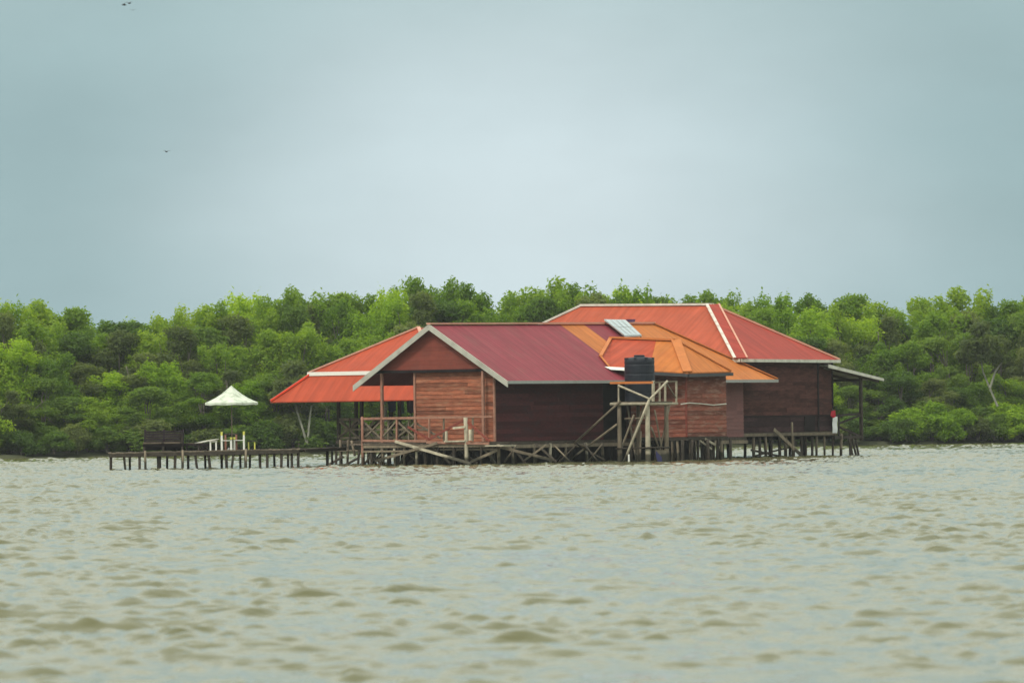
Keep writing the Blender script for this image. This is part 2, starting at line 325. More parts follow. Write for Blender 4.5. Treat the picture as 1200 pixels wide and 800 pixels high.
def crown_mesh(name, mt, blobs, n_leaf, size, seed, up=.35):
    """blobs: list of (x, y, z, rx, ry, rz); leaves fill the shells and a little of the inside"""
    r = np.random.default_rng(seed); B = np.array(blobs); wgt = (B[:, 3] * B[:, 5]) ** 1.1; wgt /= wgt.sum()
    bi = r.choice(len(B), n_leaf, p=wgt); d = r.normal(size=(n_leaf, 3)); d /= np.linalg.norm(d, axis=1)[:, None]
    # each blob is itself lumpy: little twig clusters
    lump = 1 + .22 * np.sin(d[:, 0] * 7 + bi * 1.7) * np.sin(d[:, 1] * 6 + bi) + .16 * np.sin(d[:, 2] * 11 + d[:, 0] * 5 + bi * 2.3)
    rad = np.where(r.random(n_leaf) < .8, r.normal(.95, .12, n_leaf), r.uniform(.2, .95, n_leaf)) * lump
    c = B[bi, :3] + d * B[bi, 3:6] * rad[:, None]
    stray = r.random(n_leaf) < .05; c[stray] += r.normal(0, .12, (stray.sum(), 3))
    nn = d * .8 + r.normal(size=(n_leaf, 3)) * .7; nn[:, 2] += up; nn /= np.linalg.norm(nn, axis=1)[:, None]
    t = np.cross(nn, r.normal(size=(n_leaf, 3))); t /= np.linalg.norm(t, axis=1)[:, None]; bt = np.cross(nn, t)
    s = (size * r.uniform(.6, 1.35, n_leaf))[:, None]
    v = np.stack([c - t * s, c - bt * s * .5 + nn * s * .12, c + t * s, c + bt * s * .5 + nn * s * .12], 1).reshape(-1, 3).astype(np.float32)
    me = bpy.data.meshes.new(name); me.vertices.add(len(v)); me.vertices.foreach_set('co', v.ravel())
    me.loops.add(n_leaf * 4); me.loops.foreach_set('vertex_index', np.arange(n_leaf * 4, dtype=np.int32))
    me.polygons.add(n_leaf); me.polygons.foreach_set('loop_start', np.arange(0, n_leaf * 4, 4, dtype=np.int32)); me.update(calc_edges=True)
    me.materials.append(mt); return me
def trunk_mesh(name, h, blobs, mt, seed, r0=.14, lean=.3, stems=2):
    random.seed(seed); b = MB()
    for s in range(stems):
        x, y = random.uniform(-.3, .3), random.uniform(-.3, .3); dx, dy = random.uniform(-lean, lean), random.uniform(-lean, lean)
        pts = [Vector((x, y, -.2))]
        for i in range(1, 6): pts.append(Vector((x + dx * i / 2 + random.uniform(-.12, .12), y + dy * i / 2 + random.uniform(-.12, .12), h * i / 5)))
        for i in range(5): b.pole(pts[i], pts[i + 1], r0 * (1 - i * .16), r0 * (1 - (i + 1) * .16), 6)
        for bl in random.sample(blobs, min(6, len(blobs))):
            st = pts[random.choice([2, 3, 4])]; b.pole(st, Vector(bl[:3]), r0 * .4, r0 * .12, 5, bend=.15)
    me = bpy.data.meshes.new(name); me.from_pydata([tuple(p) for p in b.v], [], b.f); me.materials.append(mt); me.shade_smooth(); return me
def proto_blobs(kind, seed):
    r = random.Random(seed); B = []
    if kind == 'feather':       # several upright leafy leaders
        for i in range(26):
            a = r.uniform(0, 6.28); q = r.uniform(.2, 1) ** .6; z = r.uniform(1.8, 8.2); wdt = 2.3 * (1 - max(0, z - 5) / 7)
            B.append((math.cos(a) * q * wdt, math.sin(a) * q * wdt, z, r.uniform(.55, 1.05), r.uniform(.55, 1.05), r.uniform(.6, 1.1)))
        for i in range(10):
            a = r.uniform(0, 6.28); q = r.uniform(0, 1.7); z = r.uniform(7.8, 9.3)
            B.append((math.cos(a) * q, math.sin(a) * q, z, r.uniform(.3, .6), r.uniform(.3, .6), r.uniform(.45, .75)))
    elif kind == 'round':
        for i in range(26):
            a = r.uniform(0, 6.28); ph = r.uniform(-1.2, 1.5); q = r.uniform(.65, 1)
            B.append((2.1 * math.cos(a) * math.cos(ph) * q, 2.1 * math.sin(a) * math.cos(ph) * q, 5.9 + 3.4 * math.sin(ph) * q, r.uniform(.5, 1.0), r.uniform(.5, 1.0), r.uniform(.4, .75)))
    elif kind == 'open':        # layered, gaps between sprays
        for i in range(24):
            a = r.uniform(0, 6.28); z = r.uniform(1.6, 9.2); q = r.uniform(.3, 1); wdt = 2.6 * math.sin(min(1, (10.2 - z) / 5) * 1.57)
            B.append((math.cos(a) * q * wdt, math.sin(a) * q * wdt, z, r.uniform(.5, .95), r.uniform(.5, .95), r.uniform(.4, .7)))
    else:                       # bush reaching to the ground
        for i in range(22):
            a = r.uniform(0, 6.28); ph = r.uniform(0, 1.5); q = r.uniform(.6, 1)
            B.append((4.2 * math.cos(a) * math.cos(ph) * q, 3.4 * math.sin(a) * math.cos(ph) * q, 1.2 + 7.4 * math.sin(ph) * q, r.uniform(1.2, 2.2), r.uniform(1.2, 2.0), r.uniform(1.2, 2.0)))
    return B
PROTO = {}
for kind, seeds, mts, nl, sz in (('feather', (1, 2, 3, 4), (0, 0, 3, 1), 15000, .125), ('round', (5, 6, 7), (1, 0, 2), 14000, .125), ('open', (8, 9, 10), (2, 1, 1), 12500, .125), ('bush', (11, 12, 13), (3, 1, 2), 12000, .36)):
    PROTO[kind] = []
    for s, mi in zip(seeds, mts):
        bl = proto_blobs(kind, s)
        PROTO[kind].append((crown_mesh('crown', LM[mi], bl, nl, sz, s), trunk_mesh('trunk', 8.2 if kind != 'bush' else 5, bl, M['bark'], s, .13 if kind != 'bush' else .25)))
TOPS = [(-300, 352), (-60, 350), (0, 352), (25, 350), (50, 355), (70, 358), (90, 360), (130, 378), (160, 371), (190, 366), (215, 359), (250, 354), (290, 342), (320, 337), (345, 329), (365, 336), (400, 341), (440, 345), (470, 326), (500, 324),
        (535, 330), (560, 336), (576, 353), (592, 340), (620, 322), (650, 329), (680, 327), (710, 332), (740, 336), (790, 338), (830, 337), (850, 341), (878, 352), (910, 346), (950, 343), (990, 341), (1015, 347), (1045, 354), (1065, 350), (1100, 345), (1130, 339), (1160, 345), (1200, 342), (1500, 345)]
tx, ty = zip(*TOPS)
def plant_tree(kind, pi, px, dY, top_py, width, label, cat, group, name):
    """a tree standing dY behind the shoreline"""
    x = (px - 600) / F * 360
    for _ in range(4): Y = shoreY(x) + dY; x = ((px - 600) * cR - (420 - 400) * sR) / F * Y
    ztop = z_for(x, Y, top_py); zb = .25
    h = (ztop - zb); norm = {'feather': 10.0, 'round': 9.9, 'open': 9.7, 'bush': 9.9}[kind]; sz = h / norm
    root = bpy.data.objects.new(name, None); COL.objects.link(root); root.location = (x, Y, zb); tag(root, label, cat, group)
    root.rotation_euler = (0, 0, random.uniform(0, 6.28)); root.scale = (width, width, sz)
    cm, tm = PROTO[kind][pi]
    for nm, me in (('crown', cm), ('trunk', tm)):
        o = bpy.data.objects.new(nm, me); COL.objects.link(o); o.parent = root
    return root
random.seed(21)
# farthest row: makes the skyline
x = -130
i = 0
while x < 1340:
    py = float(np.interp(x, tx, ty)) + random.choice([-4, -1, 0, 1, 4, 8])
    k = random.choice(['feather', 'feather', 'feather', 'round']); pi = random.choice([0, 0, 1, 2]) if k == 'feather' else random.choice([0, 1])
    plant_tree(k, pi, x, random.uniform(15, 19), py, random.uniform(.72, 1.1), 'tall mangrove tree whose bright green top stands against the sky', 'tree', 'tall mangroves along the skyline', 'mangrove_tree')
    x += random.uniform(21, 32)
x = -120
while x < 1330:
    py = float(np.interp(x, tx, ty)) + random.uniform(8, 24)
    k = random.choice(['feather', 'round', 'feather', 'open']); pi = random.randrange(3)
    plant_tree(k, pi, x, random.uniform(10, 14), py, random.uniform(.75, 1.0), 'tall mangrove tree whose crown fills the wood just below the skyline', 'tree', 'mangroves just below the skyline', 'mangrove_tree')
    x += random.uniform(26, 36)
x = -115
while x < 1320:
    py = float(np.interp(x, tx, ty)) + random.uniform(38, 62)
    k = random.choice(['round', 'feather', 'feather', 'open']); pi = random.randrange(3)
    plant_tree(k, pi, x, random.uniform(6, 9), py, random.uniform(.62, .88), 'mid-height mangrove tree with darker leaves halfway up the wood', 'tree', 'mid-height mangroves', 'mangrove_tree')
    x += random.uniform(27, 38)
x = -110
while x < 1310:
    py = float(np.interp(x, tx, ty)) + random.uniform(75, 110)
    k = random.choice(['feather', 'round', 'open']); pi = random.randrange(3)
    plant_tree(k, pi, x, random.uniform(2.5, 5), py, random.uniform(.5, .74), 'lower mangrove tree with dull grey-green leaves near the water', 'tree', 'lower mangroves near the water', 'mangrove_tree')
    x += random.uniform(25, 37)
x = -110
while x < 1310:
    py = float(np.interp(x, [0, 200, 260, 1030, 1060, 1200], [496, 500, 492, 492, 470, 468])) + random.uniform(-8, 10)
    pi = random.choice([1, 1, 2]) if x < 1050 else random.choice([0, 1, 2])
    plant_tree('bush', pi, x, random.uniform(.6, 2), py, random.uniform(.24, .36), 'low dark green mangrove bush at the edge of the water', 'bush', 'mangrove bushes at the waterline', 'mangrove_bush')
    x += random.uniform(24, 38)
x = -120
while x < 1325:
    py = 480 + random.uniform(-16, 8)
    plant_tree('bush', random.choice([1, 2, 1]), x, random.uniform(5, 12), py, random.uniform(.3, .42), 'shadowy mangrove bush under the trees behind the waterline', 'bush', 'bushes under the trees', 'mangrove_bush')
    x += random.uniform(30, 42)
for px, py, wd, lab in ((1092, 470, .3, 'bright lime green bush at the waterline right of the red-roofed house'), (1190, 474, .3, 'bright green bush at the waterline in the right corner'), (170, 500, .4, 'dark rounded bush overhanging the water behind the two-seat bench')):
    plant_tree('bush', 0 if px > 1000 else 1, px, 0.4, py, wd, lab, 'bush', None, 'mangrove_bush')
for px, py in ((1060, 488), (1074, 482), (1110, 484), (1128, 478), (1145, 488), (1163, 483), (1178, 490), (1206, 486), (1044, 492)):
    plant_tree('bush', random.choice([0, 1, 2]), px, random.uniform(-.1, .5), py, random.uniform(.2, .3), 'low light green bush in the strip of growth along the right waterline', 'bush', 'light green bushes along the right waterline', 'mangrove_bush')
# bare pale trunks seen at the edge of the wood
def bare_tree(pts_list, Yoff, label, name='pale_mangrove_tree'):
    px, py = pts_list[0][0]; x = (px - 600) / F * 358; Y = shoreY(x) + Yoff
    base = at(px, py, Y); root = thing(name, label, 'tree', base, house=False)
    b = MB()
    for pts in pts_list:
        P = [at(a[0], a[1], Y + (.3 * i)) for i, a in enumerate(pts)]
        for i in range(len(P) - 1): b.pole(P[i], P[i + 1], .075 * (1 - .15 * i), .075 * (1 - .15 * (i + 1)), 7)
    b.build('trunk', M['pale_bark'], root)
    bl = proto_blobs('open', 10); top = pts_list[0][-1]; T = at(top[0], top[1], Y)
    me = crown_mesh('crown', LM[2], [(q[0] * .5, q[1] * .5, (q[2] - 5.5) * .28, q[3] * .6, q[4] * .6, q[5] * .6) for q in bl], 3800, .14, 77)
    o = bpy.data.objects.new('crown', me); COL.objects.link(o); o.parent = root; o.location = T - base + Vector((0, .5, .9))
bare_tree([[(1169, 476), (1160, 455), (1152, 436), (1149, 418)], [(1160, 455), (1166, 436), (1175, 422)]], -.2, 'slender mangrove with a bare pale trunk leaning left at the right of the wood')
bare_tree([[(360, 521), (354, 500), (348, 482), (345, 466)], [(360, 521), (362, 500), (364, 480), (368, 466)]], -.3, 'mangrove with a pale forked trunk behind the end of the pier')

# thin sea air
hz = MB(); hz.box((-420, -30, -1.8), (420, 700, 26)); hzo = hz.build('haze', bpy.data.materials.new('haze')); hzo['kind'] = 'stuff'
hm = hzo.data.materials[0]; hm.use_nodes = True; ht = hm.node_tree; ht.nodes.clear()
hv = ht.nodes.new('ShaderNodeVolumePrincipled'); hv.inputs['Color'].default_value = (.95, .97, 1, 1); hv.inputs['Density'].default_value = .00013; hv.inputs['Anisotropy'].default_value = .2
ho = ht.nodes.new('ShaderNodeOutputMaterial'); ht.links.new(hv.outputs[0], ho.inputs['Volume'])

# ------------------------------------------------------------------ gabled house
ZW = -.7                                                     # piles reach below the water
zE = zz(0, 0, 446); vR = v_at(503.5, 0, 381); zR = zz(vR, 0, 380.5); vL = 2 * vR
uR = u_at(766, vR, 380); uF = u_at(911, 0, 444)
zEf = zz(0, uF, 444.5); zRf = zz(vR, uR, 379.5)
def lin(a, b, t): return a + (b - a) * t
def eave(u): return Vector((0, u, lin(zE, zEf, u / uF)))
def ridge(u): return Vector((vR, u, lin(zR, zRf, min(u, uR) / uR)))
def slope(v, u): t = v / vR; return eave(u).lerp(ridge(u), t)
FLA = zz(-.95, 4, 516)                                       # floor level
TH = Vector((0, 0, -.05))
house = thing('stilt_house', 'front gabled wooden house with maroon roof on stilts', 'house', (-4.2, 0, 0))
segs = [(0, u_at(656, vR, 380), 'maroon'), (u_at(656, vR, 380), u_at(684, vR, 380), 'orange'), (u_at(684, vR, 380), u_at(712, vR, 380), 'maroon')]
for a, b, mn in segs:
    part(house, 'roof_sheet', M[mn], lambda s: s.prism([eave(a), eave(b - .004), ridge(b - .004), ridge(a)], TH), label={'maroon': 'maroon metal roof sheets', 'orange': 'orange metal roof sheets'}[mn])
a = segs[-1][1]
part(house, 'roof_sheet', M['orange'], lambda s: s.prism([eave(a), eave(uF), ridge(uR), ridge(a)], TH), label='orange metal roof sheets at the hipped end')
Lf = Vector((vL, 0, zz(vL, 0, 451))); LB = Vector((vL, uF, zEf))
part(house, 'roof_sheet', M['maroon'], lambda s: s.prism([ridge(0), ridge(uR), LB, Lf], TH), label='maroon roof sheets of the far slope')
part(house, 'roof_sheet', M['orange2'], lambda s: s.prism([ridge(uR), eave(uF), LB], TH), label='orange roof sheets of the end slope')
def rc(s):
    s.bar(ridge(-.1) + Vector((0, 0, .05)), ridge(uR) + Vector((0, 0, .05)), .22, .07)
part(house, 'ridge_cap', M['salmon'], rc)
part(house, 'hip_cap', M['orange_paint'], lambda s: s.bar(ridge(uR) + Vector((0, 0, .04)), eave(uF) + Vector((0, 0, .04)), .26, .05))
up = Vector((0, 0, .02))
for P, Q in ((ridge(0), eave(0)), (ridge(0), Lf)):
    part(house, 'barge_board', M['barge'], lambda s: s.prism([P + Vector((0, -.03, .03)), Q + (Q - P) * .02 + Vector((0, -.03, .03)), Q + (Q - P) * .02 + Vector((0, -.03, -.23)), P + Vector((0, -.03, -.23))], (0, -.05, 0)))
part(house, 'fascia', M['grey_fascia'], lambda s: s.prism([eave(0) + Vector((.02, 0, .0)), eave(uF) + Vector((.02, 0, .0)), eave(uF) + Vector((.02, 0, -.13)), eave(0) + Vector((.02, 0, -.13))], (.04, 0, 0)))
# gable triangle
zg = zz(-3, .25, 432.5)
tA = (zE - zg) / (zR - zE)
def rake(z, side):   # v where the underside of the roof meets height z at the gable
    t = (z + .12 - zE) / (zR - zE)
    return vR * t if side > 0 else vL + (vR - vL) * max(t, 0)
def gb(s):
    n = 9; zs = np.linspace(zg, zR - .14, n + 1)
    for i in range(n):
        z0, z1 = zs[i], zs[i + 1] - .004
        s.prism([(rake(z0, 1), .25, z0), (rake(z1, 1), .25, z1), (rake(z1, -1), .25, z1), (rake(z0, -1), .25, z0)], (0, .04 + .004 * (i % 2), 0))
part(house, 'gable_panel', M['gable'], gb)
part(house, 'tie_beam', M['black_board'], lambda s: (s.box((vL + .95, .20, zg - .12), (-.97, .34, zg - .003)), s.box((vL + 1.0, 3.4, zg - .12), (-1.1, 3.55, zg))))
vW = -.95; vP = v_at(487, .4, 470); uS = u_at(706, vW, 480); uW2 = u_at(871, vW, 480)
wt = zg - .125
front = part(house, 'wall', M['wall_red'], lambda s: s.boards((vP, .4), (vW, .4), FLA, wt, side=1), label='red-brown weathered board wall under the gable')
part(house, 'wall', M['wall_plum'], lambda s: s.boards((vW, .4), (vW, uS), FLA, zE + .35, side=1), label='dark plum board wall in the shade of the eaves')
part(house, 'wall', M['black_board'], lambda s: s.boards((vW - .8, uS), (vW - .8, uS + 3), FLA, zE + .6, side=1), label='recessed board wall with its shade painted black')  # black tone puts the shade of the recess into the boards
part(house, 'wall', M['wall_lilac'], lambda s: s.boards((vW, uS + 3), (vW, uW2), FLA, zE + .3, side=1), label='dusty lilac clapboard wall end')
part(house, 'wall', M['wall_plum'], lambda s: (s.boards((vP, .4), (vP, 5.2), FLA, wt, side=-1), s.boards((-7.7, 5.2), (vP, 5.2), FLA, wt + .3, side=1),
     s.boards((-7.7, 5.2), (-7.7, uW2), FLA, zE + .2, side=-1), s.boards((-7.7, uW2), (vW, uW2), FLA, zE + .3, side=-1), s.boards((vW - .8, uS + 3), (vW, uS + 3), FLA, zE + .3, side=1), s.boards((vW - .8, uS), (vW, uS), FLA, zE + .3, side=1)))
part(house, 'corner_board', M['rose_wood'], lambda s: (s.box((vW - .02, .33, FLA), (vW + .06, .42, wt)), s.box((vP - .06, .33, FLA), (vP + .04, .37, wt))))
def stilt(root, v, u, top, r=.055, m='wood', lean=.06, name='stilt'):
    p = Vector((v + random.uniform(-lean, lean), u + random.uniform(-lean, lean), ZW)); q = Vector((v, u, top))
    return part(root, name, M[m], lambda s: s.pole(p, q, r * random.uniform(.9, 1.2), r, 8, bend=.02), smooth=True)
# posts of the porch
uD = -1.5
for px, u, top in ((447.5, .3, 433), (566, .15, 432)):
    part(house, 'porch_post', M['rose_wood'], lambda s: s.bar(Vector((v_at(px, u), u, FLA)), Vector((v_at(px, u), u, zg - .1)), .11, .11))
def deck(s):
    for k in range(48):
        v0 = -7.2 + k * .15
        if v0 + .14 > -.1: break
        s.box((v0, uD - .1, FLA - .09), (v0 + .14, .35, FLA - .03 + random.uniform(0, .01)))
part(house, 'porch_deck', M['floor'], deck)
def fl(s):
    s.box((-7.75, .36, FLA - .14), (-.85, uW2 + .1, FLA - .02))
part(house, 'floor', M['dark_wood'], fl)
vdl, vdr = v_at(424, uD, 500), v_at(572, uD, 500)
def girders(s):
    s.box((vdl, uD - .08, FLA - .22), (vdr, uD + .02, FLA - .10))
    s.box((-.83, .3, FLA - .30), (-.73, uW2, FLA - .15))
part(house, 'girder', M['wood'], girders)
part(house, 'landing_beam', M['rose_wood'], lambda s: (s.bar(PU(424, 516, uD - .12), PU(500, 516.5, uD - .12), .07, .1), s.bar(PU(500, 518, uD - .12), PU(573, 519.5, uD - .12), .07, .11)))
# railing
rail = part(house, 'railing', M['rose_wood'], lambda s: (s.bar(PU(423, 490.5, uD), PU(546, 488.5, uD), .07, .1), s.bar(PU(545, 488.5, uD + .02), PU(577, 488, uD + .02), .06, .07),
    [s.bar(PU(p, 490, uD), PU(p, 516, uD), .07, .07) for p in (447, 465, 487, 503)]))
def xr(s):
    for a, b in (((426, 514), (446, 494)), ((426, 494), (446, 513)), ((448, 512), (464, 494)), ((466, 494), (486, 512)), ((466, 512), (486, 496))):
        s.bar(PU(*a, uD + .08), PU(*b, uD + .08), .05, .07)
part(house, 'railing_brace', M['wood'], xr)
part(house, 'railing_brace', M['gable'], lambda s: [s.bar(PU(*a, uD - .07), PU(*b, uD - .07), .05, .09) for a, b in (((478, 500), (503, 514.5)), ((503, 514.5), (543, 492)), ((545, 492), (574, 517)))], label='dark red diagonal rail')
part(house, 'step_frame', M['pale_wood'], lambda s: (s.bar(PU(523, 505, uD - .2), PU(523, 517, uD - .2), .08, .08), s.bar(PU(521, 517, uD - .2), PU(545, 516.5, uD - .2), .06, .06), s.bar(PU(531, 501.5, uD - .2), PU(545, 500, uD - .2), .06, .09), s.bar(PU(551, 503, uD - .2), PU(551, 516, uD - .2), .1, .1)))
for a, b, m in (((463, 517), (552, 543), 'pale_wood'), ((440, 540), (512, 519), 'wood'), ((552, 541), (583, 527), 'wood'), ((588, 524), (648, 539), 'wood')):
    part(house, 'cross_brace', M[m], lambda s: s.bar(PU(*a, uD - .2), PU(*b, uD - .2 + (0 if a[0] < 580 else .6)), .06, .11))
random.seed(5)
for a, b, m, du in (((426, 545), (446, 519), 'wood', .1), ((447, 545), (428, 520), 'dark_wood', .2), ((468, 543), (486, 519), 'wood', .3), ((490, 543), (470, 521), 'dark_wood', .35), ((505, 521), (528, 543), 'wood', .3), ((560, 543), (532, 522), 'dark_wood', .4),
                    ((563, 521), (581, 543), 'wood', .5), ((612, 541), (640, 521), 'wood', 1.6), ((628, 520), (652, 541), 'dark_wood', 2.2), ((598, 520), (616, 543), 'dark_wood', 1.2)):
    part(house, 'cross_brace', M[m], lambda s: s.bar(PU(*a, uD + du), PU(*b, uD + du), .05, .08))
for a, b, m, du in (((434, 543), (463, 524), 'wood', 1.0), ((452, 522), (436, 544), 'dark_wood', 1.2), ((478, 543), (503, 523), 'dark_wood', .9), ((514, 543), (540, 524), 'wood', .8), ((545, 520), (566, 543), 'dark_wood', .7), ((590, 543), (606, 521), 'wood', 1.0),
                    ((655, 541), (676, 521), 'dark_wood', 3.2), ((668, 541), (650, 522), 'wood', 2.8), ((690, 540), (706, 520), 'wood', 4.2), ((700, 540), (684, 519), 'dark_wood', 3.6)):
    part(house, 'cross_brace', M[m], lambda s: s.pole(PU(*a, uD + du), PU(*b, uD + du), .04, .035, 6), smooth=True)
for px in (428, 441, 451, 458, 468, 481, 492, 505, 521, 527, 537, 551, 570, 577): stilt(house, v_at(px, uD + .7), uD + .7 + random.uniform(-.3, .4), FLA - .12, random.uniform(.035, .06), random.choice(['wood', 'dark_wood', 'dark_wood']), .12)
part(house, 'lower_rail', M['wood'], lambda s: s.bar(PU(424, 529, uD - .08), PU(497, 528, uD - .08), .05, .07))
part(house, 'lower_rail', M['wood'], lambda s: s.bar(PU(500, 526.5, uD + .1), PU(583, 526, uD + .1), .05, .08))
for px in (455, 479, 520, 554): part(house, 'railing_post', M['wood'], lambda s: s.bar(PU(px, 489, uD + .12), PU(px, 517, uD + .12), .06, .06))
part(house, 'railing_brace', M['wood'], lambda s: s.bar(PU(425, 503, uD + .14), PU(503, 503, uD + .14), .04, .07))
part(house, 'railing_brace', M['wood'], lambda s: s.bar(PU(488, 496, uD + .16), PU(516, 513, uD + .16), .05, .08))
part(house, 'landing_plank', M['pale_wood'], lambda s: s.box((v_at(572, uD - .2), uD - .5, FLA - .2), (v_at(594, uD - .2), uD + .4, FLA - .14)), label='tan plank jutting out at the corner')
# stilts
stilt(house, v_at(424, uD - .05), uD - .05, zz(vdl, uD, 488), .055, 'rose_wood', 0)
stilt(house, v_at(545, uD - .1), uD - .1, zz(v_at(545, uD), uD, 489), .085, 'pale_wood', 0)
for px in (434, 447, 461, 473, 487, 497, 512, 531, 563, 583): stilt(house, v_at(px, uD), uD, FLA - .1, random.uniform(.04, .075), random.choice(['wood', 'wood', 'pale_wood', 'dark_wood']))
for k in range(13): stilt(house, -.78, .4 + k * 1.32 + random.uniform(-.3, .3), FLA - .12, random.uniform(.05, .075), random.choice(['wood', 'wood', 'pale_wood']))
for v in (-2.2, -3.6, -5.0, -6.4, -7.6):
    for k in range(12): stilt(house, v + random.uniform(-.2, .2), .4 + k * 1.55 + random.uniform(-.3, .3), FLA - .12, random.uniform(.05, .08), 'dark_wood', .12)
def shade_boards(s):  # added board screen, stands in for the darkness under the floor
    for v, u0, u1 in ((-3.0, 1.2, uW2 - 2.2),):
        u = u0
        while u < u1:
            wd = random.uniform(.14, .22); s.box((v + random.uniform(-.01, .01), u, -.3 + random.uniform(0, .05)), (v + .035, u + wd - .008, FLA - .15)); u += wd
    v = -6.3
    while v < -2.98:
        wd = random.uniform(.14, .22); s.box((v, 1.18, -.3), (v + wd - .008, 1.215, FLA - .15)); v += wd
part(house, 'shade_screen', M['black_board'], shade_boards, label='black boards added under the floor to stand in for its deep shade')

# ------------------------------------------------------------------ annex in front of the roof
annex = thing('annex', 'small board annex with an orange hipped roof beside the water tank', 'building', (0, 11.5, 0))
uC = u_at(716, -2.9, 401)
c_rs = slope(-2.9, uC) + Vector((0, 0, .06)); vA = v_at(792, uC, 399); c_ap = Vector((vA, uC, zz(vA, uC, 399)))
c_rs.z = max(c_rs.z, c_ap.z - .05)
c_nc = Vector((vA + 1.75, uC - 1.75, 0)); c_nc.z = zz(c_nc.x, c_nc.y, 436.5)
uB2 = u_at(857, c_nc.x, 436); c_fc = Vector((c_nc.x, uB2, zz(c_nc.x, uB2, 435)))
c_v1 = slope(-1.6, u_at(704, -1.6, 422)) + Vector((0, 0, .05)); c_v2 = slope(-.75, u_at(715, -.75, 435)) + Vector((0, 0, .06))
c_bk = slope(-.1, uB2) + Vector((0, 0, .08))
bd_t = c_rs.lerp(c_ap, .70); bd_b = c_v2.lerp(c_nc, .50)
part(annex, 'roof_sheet', M['red'], lambda s: (s.prism([c_rs, bd_t, bd_b, c_v2], TH), s.prism([c_rs, c_v2, c_v1], TH)), label='brick red roof sheets behind the tank')
part(annex, 'roof_sheet', M['orange2'], lambda s: s.prism([bd_t + Vector((.004, 0, 0)), c_ap, c_nc, bd_b + Vector((.004, 0, 0))], TH), label='orange roof sheets')
part(annex, 'roof_sheet', M['orange'], lambda s: s.prism([c_ap, c_fc, c_nc], TH), label='orange roof sheets of the hipped end')
c_rb = slope(-2.9, uC + .6)
part(annex, 'roof_sheet', M['orange2'], lambda s: (s.prism([c_ap, c_rs, c_bk], TH), s.prism([c_ap, c_bk, c_fc], TH)), label='orange roof sheets of the far slope')
U5 = Vector((0, 0, .04))
part(annex, 'ridge_cap', M['orange_paint'], lambda s: s.bar(c_rs + U5, c_ap + U5, .3, .09))
part(annex, 'hip_cap', M['orange_paint'], lambda s: (s.bar(c_ap + U5, c_nc + U5, .42, .07), s.bar(c_ap + U5 * .8, c_fc + U5 * .8, .16, .05)))
part(annex, 'valley_flashing', M['orange_paint'], lambda s: (s.bar(c_rs + U5, c_v1 + U5, .16, .06), s.bar(c_v1 + U5 * .7, c_v2 + U5 * .7, .08, .04)))
def gut(s):
    m_ = c_v2.lerp(c_nc, .35)
    s.bar(m_ + Vector((0, -.05, -.12)), c_nc + Vector((.05, -.05, -.12)), .1, .14); s.bar(c_nc + Vector((.06, -.04, -.125)), c_fc + Vector((.06, 0, -.125)), .1, .14)
part(annex, 'gutter', M['gutter'], gut)
part(annex, 'flashing', M['bright'], lambda s: s.prism([c_v2 + Vector((-.2, -.12, .08)), c_v2.lerp(c_nc, .28) + Vector((0, -.12, .08)), c_v2.lerp(c_nc, .28) + Vector((0, -.2, -.06)), c_v2 + Vector((.2, -.2, -.06))], (0, -.03, 0)), label='short white board at the eave beside the tank')
vCw, uCw = c_nc.x - .3, c_nc.y + .3; uCe = u_at(851, vCw, 480); zCt = c_nc.z - .1
FLC = zz(vCw, uCe - 1, 511)
part(annex, 'wall', M['wall_annex'], lambda s: (s.boards((-.9, uCw), (vCw, uCw), FLC, zCt, side=1, h=.19), s.boards((vCw, uCw), (vCw, uCe), FLC, zCt, side=1, h=.19)), label='reddish-brown weathered board walls')
part(annex, 'wall', M['wall_plum'], lambda s: s.boards((vCw, uCe), (-.9, uCe), FLC, zCt, side=1))
part(annex, 'corner_board', M['gable'], lambda s: s.box((vCw - .01, uCw - .06, FLC), (vCw + .06, uCw + .03, zCt)))
part(annex, 'floor', M['dark_wood'], lambda s: s.box((-.7, uCw - .05, FLC - .16), (vCw + .05, uCe + .05, FLC - .01)))
part(annex, 'water_pipe', M['white'], lambda s: [s.pole(PV(p, q, vCw + .08), PV(p2, q2, vCw + .08), .025, .025, 6) for (p, q), (p2, q2) in zip([(798, 473.5), (808, 472), (822, 473), (836, 474.5)], [(808, 472), (822, 473), (836, 474.5), (851, 473)])])
for px in range(800, 852, 9): stilt(annex, vCw - .05, u_at(px, vCw - .05, 525), FLC - .12, random.uniform(.05, .08), random.choice(['wood', 'dark_wood', 'wood']))
for px in (786, 792): stilt(annex, v_at(px, uCw), uCw + .05, FLC - .12, .06, 'wood')
for v in (.2, 1.2, 2.2):
    for k in range(4): stilt(annex, v + random.uniform(-.2, .2), uCw + .3 + k * 1.0, FLC - .12, .07, 'dark_wood', .12)
part(annex, 'shade_screen', M['black_board'], lambda s: [s.box((.1, uCw + .3 + k * .2, -.3), (.14, uCw + .49 + k * .2, FLC - .17)) for k in range(16)])  # black boards added for the shade under the annex floor
part(annex, 'cross_brace', M['pale_wood'], lambda s: s.bar(PV(826, 514, vCw + .05), PV(843, 524, vCw + .05), .05, .1))
part(annex, 'cross_brace', M['pale_wood'], lambda s: s.bar(PV(820, 516, vCw + .1), PV(834, 526, vCw + .1), .05, .07))

